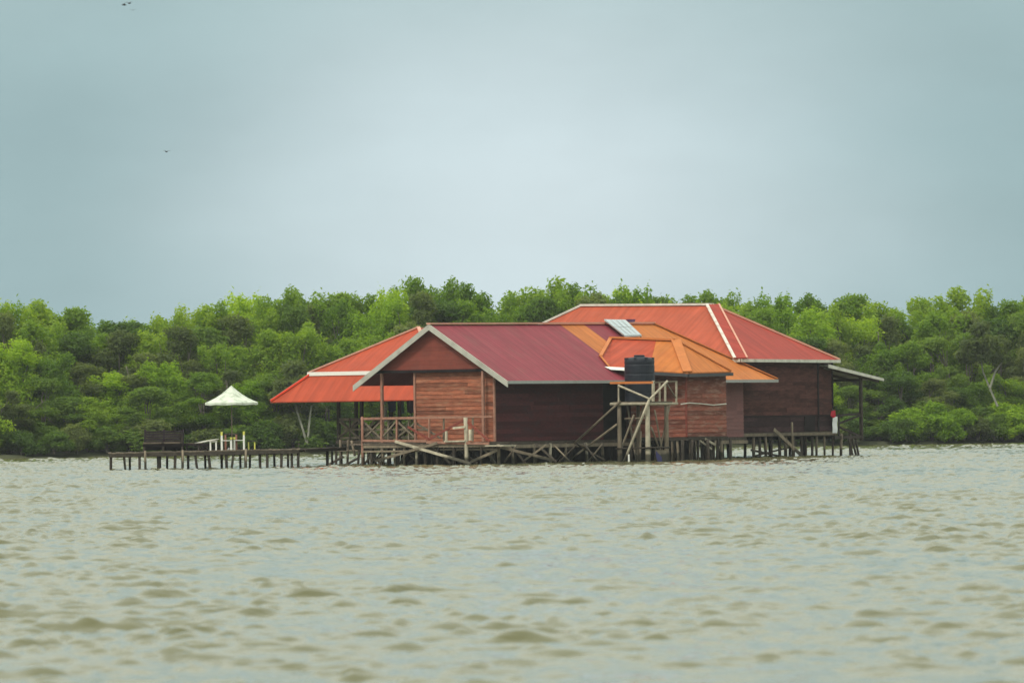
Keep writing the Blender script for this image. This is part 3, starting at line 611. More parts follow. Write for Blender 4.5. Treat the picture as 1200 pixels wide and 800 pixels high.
# ------------------------------------------------------------------ main house with the hipped roof
vB = -1.0; uB = u_at(868, vB, 421); uBf = u_at(984, vB, 421)
hB = (uBf - uB) / 2
b_nc = Vector((vB, uB, zz(vB, uB, 420.5))); b_fc = Vector((vB, uBf, zz(vB, uBf, 421.5)))
b_ap = Vector((vB - hB, uB + hB, 0)); b_ap.z = zz(b_ap.x, b_ap.y, 357.5)
vBl = v_at(681, uB + hB, 358); b_al = Vector((vBl, uB + hB, zz(vBl, uB + hB, 358.5)))
b_nl = Vector((vBl - hB, uB, b_nc.z)); b_fl = Vector((vBl - hB, uBf, b_fc.z))
main = thing('stilt_house', 'tallest house with brick red hipped roof and dark board walls', 'house', (vB - 6, uB + 3, 0))
part(main, 'roof_sheet', M['brick'], lambda s: s.prism([b_nl, b_nc, b_ap, b_al], TH), label='brick red roof sheets of the broad slope')
part(main, 'roof_sheet', M['redy'], lambda s: s.prism([b_nc, b_fc, b_ap], TH), label='red roof sheets of the hipped end, coloured darker as its shaded side')
part(main, 'roof_sheet', M['brick'], lambda s: s.prism([b_al, b_ap, b_fc, b_fl], TH), label='brick red roof sheets of the far slope')
part(main, 'roof_sheet', M['redy'], lambda s: s.prism([b_nl, b_al, b_fl], TH), label='red roof sheets of the far hipped end in the same shade-darkened tone')
part(main, 'ridge_cap', M['white'], lambda s: s.bar(b_al + U5, b_ap + U5, .24, .1), label='whitish ridge cap')
part(main, 'hip_cap', M['salmon'], lambda s: (s.bar(b_ap + U5 * .6, b_fc + U5 * .6, .2, .08)))
part(main, 'hip_cap', M['white'], lambda s: s.bar(b_al + U5, b_nl + U5, .2, .08), label='whitish hip cap')
du = Vector((.33, .33, 0)) * 1.0
part(main, 'hip_cap', M['redy'], lambda s: s.bar(b_ap + U5 * .8, b_nc + U5 * .8, .6, .05), label='broad red hip cap with whitish edges')
dd = (b_ap - b_nc).normalized(); sd2 = dd.cross(Vector((0, 0, 1))).normalized()
part(main, 'cap_edge', M['cap_white'], lambda s: s.bar(b_ap + U5 + sd2 * -.28 + Vector((0, 0, .02)), b_nc + U5 + sd2 * -.28 + Vector((0, 0, .02)), .14, .05))
part(main, 'cap_edge', M['salmon'], lambda s: s.bar(b_ap + U5 + sd2 * .30 + Vector((0, 0, .02)), b_nc + U5 + sd2 * .30 + Vector((0, 0, .02)), .08, .06))
part(main, 'fascia', M['white'], lambda s: (s.prism([b_nc + Vector((.02, 0, 0)), b_fc + Vector((.02, 0, 0)), b_fc + Vector((.02, 0, -.14)), b_nc + Vector((.02, 0, -.14))], (.04, 0, 0)), s.prism([b_nl + Vector((0, -.02, 0)), b_nc + Vector((0, -.02, 0)), b_nc + Vector((0, -.02, -.14)), b_nl + Vector((0, -.02, -.14))], (0, -.04, 0))))
vBw, uB0, uB1 = vB - .45, uB + .3, u_at(975, vB - .45, 480); FLB = zz(vBw, uB1 - 2, 505.5); zBt = b_nc.z - .06; zBm = zz(vBw, uB1 - 2, 487)
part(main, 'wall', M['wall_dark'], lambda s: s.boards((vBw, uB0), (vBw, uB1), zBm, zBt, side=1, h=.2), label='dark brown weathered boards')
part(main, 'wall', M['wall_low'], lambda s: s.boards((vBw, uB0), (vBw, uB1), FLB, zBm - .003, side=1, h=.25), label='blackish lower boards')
part(main, 'wall', M['wall_dark'], lambda s: (s.boards((vBl - hB + .4, uB0), (vBw, uB0), FLB, zBt, side=1), s.boards((vBw, uB1), (vBl - hB + .4, uB1), FLB, zBt, side=1), s.boards((vBl - hB + .4, uB1), (vBl - hB + .4, uB0), FLB, zBt, side=1)))
part(main, 'shutter', M['black_board'], lambda s: (s.box((vBw + .05, u_at(941, vBw), FLB + .03), (vBw + .08, u_at(953, vBw), zBm - .02)),))
part(main, 'corner_board', M['black_board'], lambda s: (s.box((vBw - .02, uB1 - .03, FLB), (vBw + .06, uB1 + .05, zBt)), s.box((vBw + .04, u_at(957, vBw), FLB), (vBw + .07, u_at(957, vBw) + .1, zBt)), s.box((vBw + .045, uB0, zBm - .03), (vBw + .07, uB1, zBm + .04))))
vBL = vBl - hB + .4
part(main, 'floor', M['dark_wood'], lambda s: s.box((vBL - .1, uB0 - .1, FLB - .2), (vBw + .12, uB1 + .05, FLB - .01)))
part(main, 'girder', M['wood'], lambda s: s.box((vBw + .13, uB0 - .1, FLB - .17), (vBw + .2, uB1 + .1, FLB - .04)))
# lean-to porch at the far end
uP0 = u_at(970, vB, 428); uP1 = u_at(1035, vB, 445); zp0 = zz(vB, uP0, 427.5); zp1 = zz(vB, uP1, 444)
vPb = vB - 6.5
part(main, 'porch_roof', M['grey_fascia'], lambda s: s.prism([(vB, uP0, zp0), (vB, uP1, zp1), (vPb, uP1, zp1), (vPb, uP0, zp0)], TH), label='shallow grey lean-to roof')
part(main, 'barge_board', M['white'], lambda s: s.prism([(vB + .01, uP0, zp0 + .03), (vB + .01, uP1, zp1 + .03), (vB + .01, uP1, zp1 - .10), (vB + .01, uP0, zp0 - .13)], (.04, 0, 0)))
part(main, 'rafter', M['dark_wood'], lambda s: [s.bar(Vector((v, uP0, zp0 - .12)), Vector((v, uP1 - .1, zp1 - .11)), .06, .12) for v in np.linspace(vB - .2, vPb + .1, 6)])
uPp = u_at(1010, vBw + .1, 480); FLP = zz(vBw, uPp, 510)
zpp = lin(zp0, zp1, (uPp - uP0) / (uP1 - uP0)) - .12
part(main, 'plate_beam', M['dark_wood'], lambda s: s.box((vPb, uPp - .06, zpp - .16), (vBw + .1, uPp + .06, zpp - .04)))
for v in (vBw + .05, vBw - 2.8, vPb + .2):
    part(main, 'porch_post', M['dark_wood'], lambda s: s.bar(Vector((v, uPp, FLP - .25)), Vector((v, uPp, zpp)), .13, .13))
part(main, 'porch_deck', M['dark_wood'], lambda s: s.box((vPb, uB1 + .06, FLP - .14), (vBw + .1, uPp + .1, FLP)))
def prail(s):
    for v in (vBw + .06, ):
        s.bar(PV(978, 487, v), PV(1010, 484.5, v), .06, .1); s.bar(PV(983, 496, v + .03), PV(1008, 486.5, v + .03), .06, .09); s.bar(PV(983, 500, v), PV(1008, 511, v), .06, .09); s.bar(PV(983, 487, v), PV(983, 512, v), .06, .07)
part(main, 'railing', M['dark_wood'], prail)
for px in (882, 889, 896, 903, 912, 920, 929, 938, 943, 951, 956, 965, 975, 985, 995): stilt(main, vBw + .05, u_at(px, vBw, 525), FLB - .12, random.uniform(.05, .075), random.choice(['dark_wood', 'dark_wood', 'wood']), .03)
for a, b in (((994, 512), (1003, 537)), ((998, 512), (1007, 537)), ((1002, 512), (1009, 536)), ((996, 512), (1000, 537))):
    part(main, 'stilt', M['dark_wood'], lambda s: s.pole(PV(a[0], a[1], vBw + .05), PV(b[0], b[1] + 12, vBw + .05), .055, .055, 7), smooth=True)
for v in (-3.2, -5.2, -8, -11, -13.5):
    for k in range(7): stilt(main, v + random.uniform(-.3, .3), uB0 + .3 + k * 1.3 + random.uniform(-.3, .3), FLB - .12, .065, 'dark_wood', .1)
part(main, 'cross_brace', M['dark_wood'], lambda s: s.bar(PV(880, 527, vBw - .3), PV(912, 534, vBw - .3), .05, .09))
part(main, 'cross_brace', M['dark_wood'], lambda s: s.bar(PV(884, 534, vBw - .5), PV(925, 524, vBw - .5), .05, .07))
post = thing('mooring_post', 'lone pale post rising in front of the dark board wall', 'post', (vBw + .5, u_at(928, vBw + .5), 0))
part(post, 'shaft', M['wood'], lambda s: s.pole((vBw + .5, u_at(928, vBw + .5), ZW), PV(928, 494.5, vBw + .5), .06, .05, 8), smooth=True)
pl = thing('leaning_plank', 'grey plank leaning from the water against the dark house', 'plank', (vBw + .45, u_at(935, vBw + .45), 0))
part(pl, 'board', M['wood'], lambda s: s.bar(PV(907, 503, vBw + .35), PV(944, 538, vBw + .6), .05, .16))
fl_ = thing('flag', 'small red and white flag hanging at the corner of the dark house', 'flag', (vBw + .2, u_at(977, vBw + .2), FLP))
uf = u_at(978, vBw + .2, 490)
def flagw(s):
    n = 8
    for i in range(n):
        a, b = PV(975.5, 488 + i * 2.4, vBw + .2), PV(981, 488 + i * 2.4, vBw + .2); c, d = PV(975.5, 488 + (i + 1) * 2.4, vBw + .2), PV(981, 488 + (i + 1) * 2.4, vBw + .2)
        o1, o2 = Vector((.012 * math.sin(i * 1.3), 0, 0)), Vector((.012 * math.sin(i * 1.3 + 1.3), 0, 0))
        m1, m2 = (a + b) / 2 + Vector((.05, 0, 0)) + o1, (c + d) / 2 + Vector((.05, 0, 0)) + o2
        s.prism([a + o1, m1, m2, c + o2], (.012, 0, 0)); s.prism([m1, b + o1, d + o2, m2], (.012, 0, 0))
part(fl_, 'white_band', M['flag_white'], flagw)
part(fl_, 'red_band', M['flag_red'], lambda s: s.prism([PV(974, 481.5, vBw + .24), PV(978.5, 480.5, vBw + .24), PV(979, 488, vBw + .24), PV(976, 489.5, vBw + .24), PV(973, 487, vBw + .24)], (.02, 0, 0)))
part(fl_, 'staff', M['wood'], lambda s: s.pole(PV(976, 479, vBw + .17), PV(976, 510, vBw + .17), .02, .02, 6))

# ------------------------------------------------------------------ open pavilion, far left
dU = 6.6; dv0 = v_at(362, dU, 437); dz1 = zz(dv0, dU, 437); hD = 3.55
dv1 = dv0 + 2 * hD
d_nl = Vector((dv0, dU, dz1)); d_nr = Vector((dv1, dU, dz1)); d_bl = Vector((dv0, dU + 10, dz1)); d_br = Vector((dv1, dU + 10, dz1))
d_ap = Vector((dv0 + hD, dU + hD, 0)); d_ap.z = zz(d_ap.x, d_ap.y, 384); d_ab = Vector((dv0 + hD, dU + 10 - hD, d_ap.z))
pav = thing('pavilion', 'open-sided pavilion with a two-tier red roof left of the gabled house', 'pavilion', (dv0 + hD, dU + hD, 0))
part(pav, 'roof_sheet', M['red'], lambda s: (s.prism([d_nl, d_nr, d_ap], TH), s.prism([d_br, d_bl, d_ab], TH)), label='red sheets of the upper roof')
part(pav, 'roof_sheet', M['redy'], lambda s: (s.prism([d_nl, d_ap, d_ab, d_bl], TH), s.prism([d_nr, d_br, d_ab, d_ap], TH)), label='red sheets of the long slopes')
part(pav, 'hip_cap', M['salmon'], lambda s: (s.bar(d_nl + U5, d_ap + U5, .16, .06), s.bar(d_nr + U5, d_ap + U5, .16, .06)))
part(pav, 'fascia', M['bright'], lambda s: s.prism([d_nl + Vector((-.05, -.02, .04)), d_nr + Vector((0, -.02, .04)), d_nr + Vector((0, -.02, -.13)), d_nl + Vector((-.05, -.02, -.13))], (0, -.05, 0)))
k_ = 1.25; zs = dz1 - .1
sk = Vector((dv0 - k_, dU - k_, 0)); sk.z = zz(sk.x, sk.y, 470.5)
s_nl, s_nr, s_bl, s_br = [Vector((v, u, sk.z)) for v, u in ((dv0 - k_, dU - k_), (dv1 + .2, dU - k_), (dv0 - k_, dU + 10 + k_), (dv1 + .2, dU + 10 + k_))]
t_nl, t_nr, t_bl, t_br = [Vector((v, u, zs)) for v, u in ((dv0 + .02, dU + .02), (dv1 - .02, dU + .02), (dv0 + .02, dU + 9.98), (dv1 - .02, dU + 9.98))]
part(pav, 'skirt_roof', M['red'], lambda s: s.prism([t_nl, t_nr, s_nr, s_nl], TH), label='orange-red sheets of the lower roof tier')
part(pav, 'skirt_roof', M['red'], lambda s: s.prism([t_bl, t_br, s_br, s_bl], TH))
part(pav, 'skirt_roof', M['redy'], lambda s: s.prism([t_nl, s_nl, s_bl, t_bl], TH))
part(pav, 'hip_cap', M['scarlet'], lambda s: s.bar(t_nl + U5, s_nl + U5, .2, .08), label='bright scarlet hip edge')
FLD = zz(dv0 + 1, dU + 1, 516)
pv0 = v_at(397, dU + .9, 500); pu0 = dU + .9
def dpost(v, u, m='dark_wood', w_=.13): part(pav, 'post', M[m], lambda s: s.bar(Vector((v, u, FLD)), Vector((v, u, zs - .25)), w_, w_))
for v, u in ((pv0, pu0), (pv0 + 1.3, pu0), (pv0 + 3.4, pu0), (dv1 - .9, pu0), (pv0, pu0 + 4), (pv0, pu0 + 8), (dv1 - .9, pu0 + 8), (dv1 - .9, pu0 + 4), (pv0 + .25, pu0 + 1.0)): dpost(v, u)
part(pav, 'floor', M['floor'], lambda s: s.box((pv0 - .1, pu0 - .1, FLD - .15), (dv1 - .8, pu0 + 8.1, FLD)))
part(pav, 'plate_beam', M['dark_wood'], lambda s: (s.box((pv0 - .07, pu0 - .07, zs - .4), (dv1 - .8, pu0 + .07, zs - .25)), s.box((pv0 - .065, pu0 + .075, zs - .4), (pv0 + .065, pu0 + 8, zs - .25))))
zr1 = FLD + .95
def drail(s):
    s.bar(Vector((pv0, pu0, zr1)), Vector((dv1 - .9, pu0, zr1)), .08, .12); s.bar(Vector((pv0, pu0, zr1)), Vector((pv0, pu0 + 8, zr1)), .08, .12); s.bar(Vector((pv0, pu0, FLD + .12)), Vector((dv1 - .9, pu0, FLD + .12)), .06, .1)
    n = 5
    for i in range(n):
        a = lin(pv0, dv1 - .9, i / n); b = lin(pv0, dv1 - .9, (i + 1) / n)
        s.bar(Vector((a, pu0 + .02, FLD + .1)), Vector((b, pu0 + .02, zr1)), .05, .09); s.bar(Vector((a, pu0 + .08, zr1)), Vector((b, pu0 + .08, FLD + .1)), .05, .09)
        s.bar(Vector((pv0 + .02, lin(pu0, pu0 + 8, i / n), FLD + .1)), Vector((pv0 + .02, lin(pu0, pu0 + 8, (i + 1) / n), zr1)), .05, .08)
part(pav, 'railing', M['wood'], drail)
for a, b in (((396, 512), (424, 494)), ((398, 494), (422, 514)), ((402, 503), (446, 503)), ((410, 490), (410, 516)), ((418, 490), (436, 514)), ((440, 490), (426, 514))):
    part(pav, 'railing_brace', M['wood'], lambda s: s.bar(PU(*a, pu0 - .12), PU(*b, pu0 - .12), .05, .08))
part(pav, 'half_wall', M['wall_dark'], lambda s: s.boards((pv0 + .05, pu0 + 7.9), (dv1 - .9, pu0 + 7.9), FLD, FLD + 1.0, side=1))
for k in range(6):
    for j in range(4): stilt(pav, pv0 + k * 1.1 + random.uniform(-.15, .15), pu0 + j * 2.4 + random.uniform(-.2, .2), FLD - .14, .06, random.choice(['wood', 'dark_wood']))
# lower landing stage joining the pavilion
land = thing('landing_stage', 'low wooden landing stage with leaning poles under the pavilion corner', 'landing stage', (pv0 + .5, pu0 - 1, 0))
Lu = pu0 - .9; zl = zz(v_at(400, Lu), Lu, 527)
part(land, 'planking', M['wood'], lambda s: [s.box((v_at(385, Lu) + i * .17, Lu - .6, zl - .05), (v_at(385, Lu) + i * .17 + .155, Lu + .7, zl)) for i in range(12)])
for a, b, m in (((384, 525), (384, 546), 'dark_wood'), ((394, 524), (394, 547), 'dark_wood'), ((408, 515), (407, 547), 'wood'), ((421, 528), (419, 547), 'dark_wood'), ((399, 515), (399, 547), 'wood'), ((382, 546), (402, 531), 'dark_wood'), ((402, 546), (419, 533), 'dark_wood'), ((412, 516), (416, 530), 'wood')):
    part(land, 'pile', M[m], lambda s: s.pole(PU(a[0], a[1], Lu - .5), PU(b[0], b[1] + 4, Lu - .5), .06, .055, 7), smooth=True)
# washing hung inside the pavilion
for px, wd, h, m, lab in ((455, .42, .5, 'cloth_blue', 'dark blue cloth hanging in the pavilion, nearest the porch post'), (466, .35, .62, 'cloth_teal', 'teal cloth hanging in the pavilion between two darker cloths'), (477, .5, .55, 'cloth_violet', 'dark violet cloth hanging in the pavilion beside the board wall')):
    u = pu0 + .6; v = v_at(px, u, 480); z = zz(v, u, 472) + .12
    def cl(s):
        n = 6
        for i in range(n):
            x0, x1 = v + wd * i / n, v + wd * (i + 1) / n; y0, y1 = u + .04 * math.sin(i * 2.1), u + .04 * math.sin((i + 1) * 2.1)
            s.prism([(x0, y0, z), (x1, y1, z), (x1, y1, z - h - .03 * math.sin(i)), (x0, y0, z - h - .03 * math.sin(i - 1))], (0, .012, 0))
    b = MB(); cl(b); o = b.build('hanging_cloth', M[m], org=(v, u, 0)); o.location = W(v, u, 0); o.rotation_euler = (0, 0, -A_); tag(o, lab, 'cloth', 'cloths hanging in the pavilion')

# ------------------------------------------------------------------ water tower and tank
tw = thing('water_tower', 'pole-built water tower with crossed braces holding the black tank', 'tower', (2.2, 6.5, 0))
tv1 = 3.0; tu0 = u_at(759, tv1, 500); tv0 = v_at(726, tu0, 500); tu1 = u_at(781, tv1, 500)
zt = zz(tv1, tu0, 471.5)
for v, u, r in ((tv0, tu0, .10), (tv1, tu0, .11), (tv1, tu1, .10), (tv0, tu1, .09)):
    part(tw, 'leg', M['pale_wood' if r > .1 else 'wood'], lambda s: s.pole((v, u, ZW), (v, u, zt - .06), r * 1.1, r * .9, 9), smooth=True)
def plat(s):
    n = 10
    for i in range(n): s.box((lin(tv0 - .25, tv1 + .15, i / n), tu0 - .12, zt), (lin(tv0 - .25, tv1 + .15, (i + 1) / n) - .015, tu1 + .3, zt + .05))
part(tw, 'platform', M['wood'], plat)
part(tw, 'beam', M['pale_wood'], lambda s: (s.pole((tv0 - .4, tu0 - .08, zt - .05), (tv1 + .15, tu0 - .08, zt - .05), .07, .065), s.pole((tv1 + .09, tu0 - .2, zt - .06), (tv1 + .09, tu1 + .75, zt - .06), .06, .055)), smooth=True)
fr = tu0 - .17
def brace(pts, m, r=.045, nm='brace'):
    part(tw, nm, M[m], lambda s: [s.pole(p, q, r, r * .9, 7) for p, q in pts], smooth=True)
brace([(PU(724.5, 451.5, fr), PU(763, 468, fr))], 'pale_wood', .05)
brace([(PV(782, 446.5, tv1 + .17), PV(760, 469, tv1 + .17))], 'pale_wood', .055)
brace([(PU(761, 468, fr - .04), PU(729, 546, fr - .04))], 'pale_wood', .06)
brace([(PU(743, 486, fr + .3), PU(727, 528, fr + .3))], 'wood', .05)
brace([(PU(727, 470, fr), PU(646, 544, fr))], 'wood', .05)
brace([(PU(723, 497, fr), PU(684, 526, fr))], 'wood', .05)
brace([(PU(684, 526, fr), PU(660, 545, fr))], 'wood', .045)
brace([(PU(672, 518, fr + .1), PU(709, 539, fr + .1))], 'dark_wood', .045)
brace([(PV(763, 500, tv1 + .12), PV(773, 527, tv1 + .12))], 'wood', .045)
brace([(PV(767, 480, tv1 + .12), PV(776, 528, tv1 + .12))], 'wood', .04)
brace([(PU(722, 525.5, fr), PU(760, 524.5, fr)), (PV(760, 524.5, tv1 + .14), PV(785, 524, tv1 + .14))], 'dark_wood', .04)
brace([(PU(732, 490.5, tu0 + .2), PU(757, 489.5, tu0 + .2))], 'wood', .035)
brace([(PU(735, 474, fr + .5), PU(746, 543, fr + .5))], 'wood', .045)
brace([(PU(754, 476, fr + .6), PU(735, 530, fr + .6))], 'wood', .04)
brace([(PV(785, 474, tv1 - .2), PV(770, 543, tv1 - .2))], 'wood', .04)
brace([(PU(740, 543, fr + .7), PU(740, 500, fr + .7))], 'dark_wood', .05)
brace([(PU(750, 543, fr + .9), PU(751, 505, fr + .9))], 'wood', .045)
for px in (725, ): part(tw, 'rail_post', M['pale_wood'], lambda s: s.bar(PU(px, 450, fr + .05), PU(px, 471, fr + .05), .06, .06))
for px, t, w_ in ((765.5, 446, .1), (773, 447, .06), (779.5, 447, .07), (792.5, 446, .07)): part(tw, 'rail_post', M['pale_wood'], lambda s: s.bar(PV(px, t, tv1 + .08), PV(px, 471, tv1 + .08), w_, w_))
part(tw, 'top_rail', M['wood'], lambda s: (s.bar(PV(766, 448, tv1 + .12), PV(793, 446.5, tv1 + .12), .05, .06), s.bar(PV(781, 448.5, tv1 + .13), PV(792, 466, tv1 + .13), .04, .05)))
part(tw, 'top_rail', M['orange_paint'], lambda s: s.bar(PU(715, 448.5, fr), PU(765, 448, fr), .05, .1), label='orange painted plank across the front of the tank')
bd = thing('signboard', 'grey panel with a blue patch propped at the foot of the water tower', 'board', (tv1 + .2, (tu0 + tu1) / 2, 0))
part(bd, 'panel', M['wood'], lambda s: s.prism([PV(768, 527, tv1 + .19), PV(780.5, 527, tv1 + .19), PV(780.5, 542, tv1 + .19), PV(768, 542, tv1 + .19)], (.03, 0, 0)))
part(bd, 'blue_patch', M['blue_plastic'], lambda s: s.prism([PV(768.6, 528, tv1 + .222), PV(775, 535, tv1 + .222), PV(776, 541, tv1 + .222), PV(771, 541.5, tv1 + .222), PV(768.6, 534, tv1 + .222)], (.01, 0, 0)))
pp = MB(); q = PU(737, 541, fr - .1); pp.pole((q.x, q.y, -.4), (q.x, q.y, zz(q.x, q.y, 532)), .04, .04, 8); o = pp.build('pipe', M['bright'], org=(q.x, q.y, 0)); o.location = W(q.x, q.y, 0); tag(o, 'short white pipe standing in the water between the tower legs', 'pipe')
# tank
tc_u = tu0 + .64; tc_v = v_at(749.5, tc_u, 440); tz0 = zt + .05; tz1 = zz(tc_v, tc_u, 416.5)
tank = thing('water_tank', 'black plastic water tank with ribbed sides on the pole tower', 'water tank', (tc_v, tc_u, tz0))
def lathe(s, prof, n=40):
    vs = []
    for r_, z in prof:
        for k in range(n): a = 2 * math.pi * k / n; vs.append((tc_v + r_ * math.cos(a), tc_u + r_ * math.sin(a), z))
    s.add(vs, [[i * n + k, i * n + (k + 1) % n, (i + 1) * n + (k + 1) % n, (i + 1) * n + k] for i in range(len(prof) - 1) for k in range(n)] + [list(range((len(prof) - 1) * n, len(prof) * n))])
Rt = 17.7 / F * 259; H_ = tz1 - tz0
prof = [(Rt * .97, tz0 + .002)]
for i in range(4):
    z = tz0 + H_ * .82 * i / 4; prof += [(Rt, z + .03), (Rt, z + H_ * .165), (Rt * .985, z + H_ * .18), (Rt * .985, z + H_ * .195)]
prof += [(Rt, tz0 + H_ * .84), (Rt, tz0 + H_ * .88), (Rt * .96, tz0 + H_ * .92), (Rt * .85, tz0 + H_ * .95), (Rt * .5, tz0 + H_ * .965), (Rt * .36, tz0 + H_ * .97)]
part(tank, 'tank_body', M['tank'], lambda s: lathe(s, prof))
part(tank, 'lid', M['tank'], lambda s: lathe(s, [(Rt * .36, tz0 + H_ * .968), (Rt * .36, tz1 + .01), (Rt * .3, tz1 + .03)]))
def lugs(s):
    for k in range(8):
        a = k * math.pi / 4 + .3; c = Vector((tc_v + math.cos(a) * Rt * .86, tc_u + math.sin(a) * Rt * .86, tz0 + H_ * .92)); d = Vector((math.cos(a), math.sin(a), 0)) * .1
        s.bar(c - d, c + d + Vector((0, 0, .02)), .12, .1)
part(tank, 'lifting_lug', M['tank'], lugs)

# ------------------------------------------------------------------ solar panels on the ridge
def lifted(v, u, d): return slope(v, u) + Vector((.35, 0, 1)).normalized() * d
sol = thing('solar_panel', 'pale solar panel tilted over the ridge of the orange roof', 'solar panel', tuple(slope(-3.6, uR - 2)))
us0 = u_at(709, vR + .1, 376); us1 = u_at(734, vR + .1, 376)
P = [Vector((vR + .05, us0, zz(vR + .05, us0, 374))), Vector((vR + .05, us1, zz(vR + .05, us1, 374.5)))]
vq = vR + 1.25; uq0, uq1 = u_at(732.5, vq, 394), u_at(752, vq, 393)
P += [Vector((vq, uq1, zz(vq, uq1, 392.5))), Vector((vq, uq0, zz(vq, uq0, 393.5)))]
part(sol, 'panel_frame', M['alu'], lambda s: s.prism(P, Vector((0, 0, -.05))))
def cells(s):
    for i in range(4):
        a0, a1 = (i + .08) / 4, (i + .9) / 4
        for j in range(2):
            b0, b1 = (j + .03) / 2, (j + .97) / 2
            f_ = lambda a, b: P[0].lerp(P[1], a).lerp(P[3].lerp(P[2], a), b) + Vector((.002, 0, .006))
            s.prism([f_(a0, b0), f_(a1, b0), f_(a1, b1), f_(a0, b1)], (0, 0, .006))
part(sol, 'cell', M['glass'], cells)
part(sol, 'stand', M['wood'], lambda s: [s.bar(P[3].lerp(P[2], t) + Vector((0, 0, -.05)), slope(vq, lin(uq0, uq1, t)), .05, .05) for t in (.05, .95)] + [s.bar(P[0].lerp(P[1], t) + Vector((0, 0, -.05)), ridge(lin(us0, us1, t)), .05, .05) for t in (.1, .9)])
s2 = thing('solar_panel', 'small dark solar panel beyond the pale one on the ridge', 'solar panel', (vR - .3, u_at(740, vR, 377), zR))
Q = [(733, 374), (744, 374), (743, 377.6), (737, 378)]
part(s2, 'panel_frame', M['violet'] if 'violet' in M else M['cloth_violet'], lambda s: s.prism([PU(a, b, uR - 1.4 + .02 * i) for i, (a, b) in enumerate(Q)], (0, .05, 0)))
part(s2, 'stand', M['wood'], lambda s: [s.bar(PU(p, 377, uR - 1.37), PU(p, 381, uR - 1.37), .04, .04) for p in (736, 743)])

# ------------------------------------------------------------------ pier with its furniture (world coordinates)
pier = thing('pier', 'long low dark wooden pier on many piles left of the houses', 'pier', at(240, 546, 253), house=False)
pier['_org'] = tuple(at(240, 546, 253)); pier.location = pier['_org']
def deckz(px): return lin(.735, .80, (px - 127) / 225)
def pierP(px, dY=0, z=None):
    Y = lin(252, 254, (px - 127) / 225) + dY; p = at(px, 520, Y); p.z = deckz(px) if z is None else z; return p
def pdeck(s):
    px = 126.5
    while px < 351:
        a, b = pierP(px), pierP(px, 2.8); c, d = pierP(px + 4.4), pierP(px + 4.4, 2.8); t = Vector((0, 0, random.uniform(-.012, .012)))
        s.prism([a + t, c + t, d + t, b + t], (0, 0, -.05)); px += 4.7
part(pier, 'planking', M['wood'], pdeck)
part(pier, 'girder', M['dark_wood'], lambda s: [s.bar(pierP(128, d) + Vector((0, 0, -.12)), pierP(350, d) + Vector((0, 0, -.12)), .08, .15) for d in (.05, 1.4, 2.7)])
for px, ln, r, d in ((130, 0, .06, .1), (146.5, -3, .05, .2), (163.5, 0, .055, .1), (170, 0, .05, 0), (186, 0, .09, .3), (205, 1, .06, .1), (214, 0, .055, .4), (220.6, 0, .055, 1.4), (230.4, -4, .055, .1), (245, -2, .06, .1), (259.6, 0, .055, 1.4), (265, 0, .06, .1),
                  (272, 4, .05, .2), (288, 0, .06, .1), (293, 0, .05, 1.4), (304, 0, .06, .2), (313, 0, .06, .1), (329, 2, .06, .1), (337.5, 0, .05, 1.4), (342, 0, .055, .2), (349.6, 0, .06, .1), (152, 0, .05, 2.6), (196, 0, .05, 2.6), (240, 0, .05, 2.6), (281, 0, .05, 2.6), (321, 0, .05, 2.6)):
    part(pier, 'pile', M['dark_wood' if r != .05 else 'wood'], lambda s: s.pole(pierP(px - ln * .8, d, -.7), pierP(px + ln * .5, d) + Vector((0, 0, -.06)), r, r, 8, bend=.02), smooth=True)
for px in (170, 214, 288):
    part(pier, 'mooring_pile', M['wood'], lambda s: s.pole(pierP(px, -.1, -.7), pierP(px, -.1) + Vector((0, 0, .05)), .05, .045, 8), smooth=True)
walk = thing('walkway', 'narrow low plank walkway joining the pier to the pavilion', 'walkway', at(372, 530, 258), house=False)
def walkP(px, z=.78): 
    t = (px - 350) / 46; p = at(px, 525, lin(256.0, 266, t)); p.z = z; return p
def wk(s):
    a, b = walkP(349), walkP(397); n = 26; d = (b - a) / n; side = d.cross(Vector((0, 0, 1))).normalized() * .4
    for i in range(n):
        p = a + d * i; s.prism([p - side, p + d * .93 - side, p + d * .93 + side, p + side], (0, 0, -.05))
    s.bar(a + Vector((0, 0, -.1)) + side * .8, b + Vector((0, 0, -.1)) + side * .8, .07, .1); s.bar(a + Vector((0, 0, -.1)) - side * .8, b + Vector((0, 0, -.1)) - side * .8, .07, .1)
part(walk, 'planking', M['dark_wood'], wk)
for px in (383, 389): part(walk, 'pile', M['dark_wood'], lambda s: s.pole(walkP(px, -.7), walkP(px, .7), .05, .05, 7), smooth=True)

# two-seat bench facing the camera
def local_thing(name, label, cat, px, dY, group=None):
    p = pierP(px, dY); o = bpy.data.objects.new(name, None); COL.objects.link(o); o.location = p; o['_org'] = (0, 0, 0); return tag(o, label, cat, group)
be = local_thing('bench', 'dark wooden two-seat bench with a tall slatted back on the pier', 'bench', 191.5, 1.5)
hw = .84
def leg4(root, xs, ys, h, w_, m): 
    for x in xs:
        for y in ys: part(root, 'leg', M[m], lambda s: s.bar((x, y, 0), (x, y, h), w_, w_))
leg4(be, (-hw + .03, 0, hw - .03), (-.3, .25), .4, .07, 'dark_wood')
part(be, 'seat', M['dark_wood'], lambda s: [s.box((-hw, -.36 + i * .125, .36), (hw, -.25 + i * .125, .395)) for i in range(5)])
part(be, 'backrest', M['black_board'], lambda s: [s.prism([(-hw, .2 + i * .07, .36 + i * .105), (hw, .2 + i * .07, .36 + i * .105), (hw, .26 + i * .07, .455 + i * .105), (-hw, .26 + i * .07, .455 + i * .105)], (0, .03, 0)) for i in range(5)] +
     [s.bar((x, .23, .3), (x, .6, .93), .09, .05) for x in (-hw + .04, 0, hw - .04)])
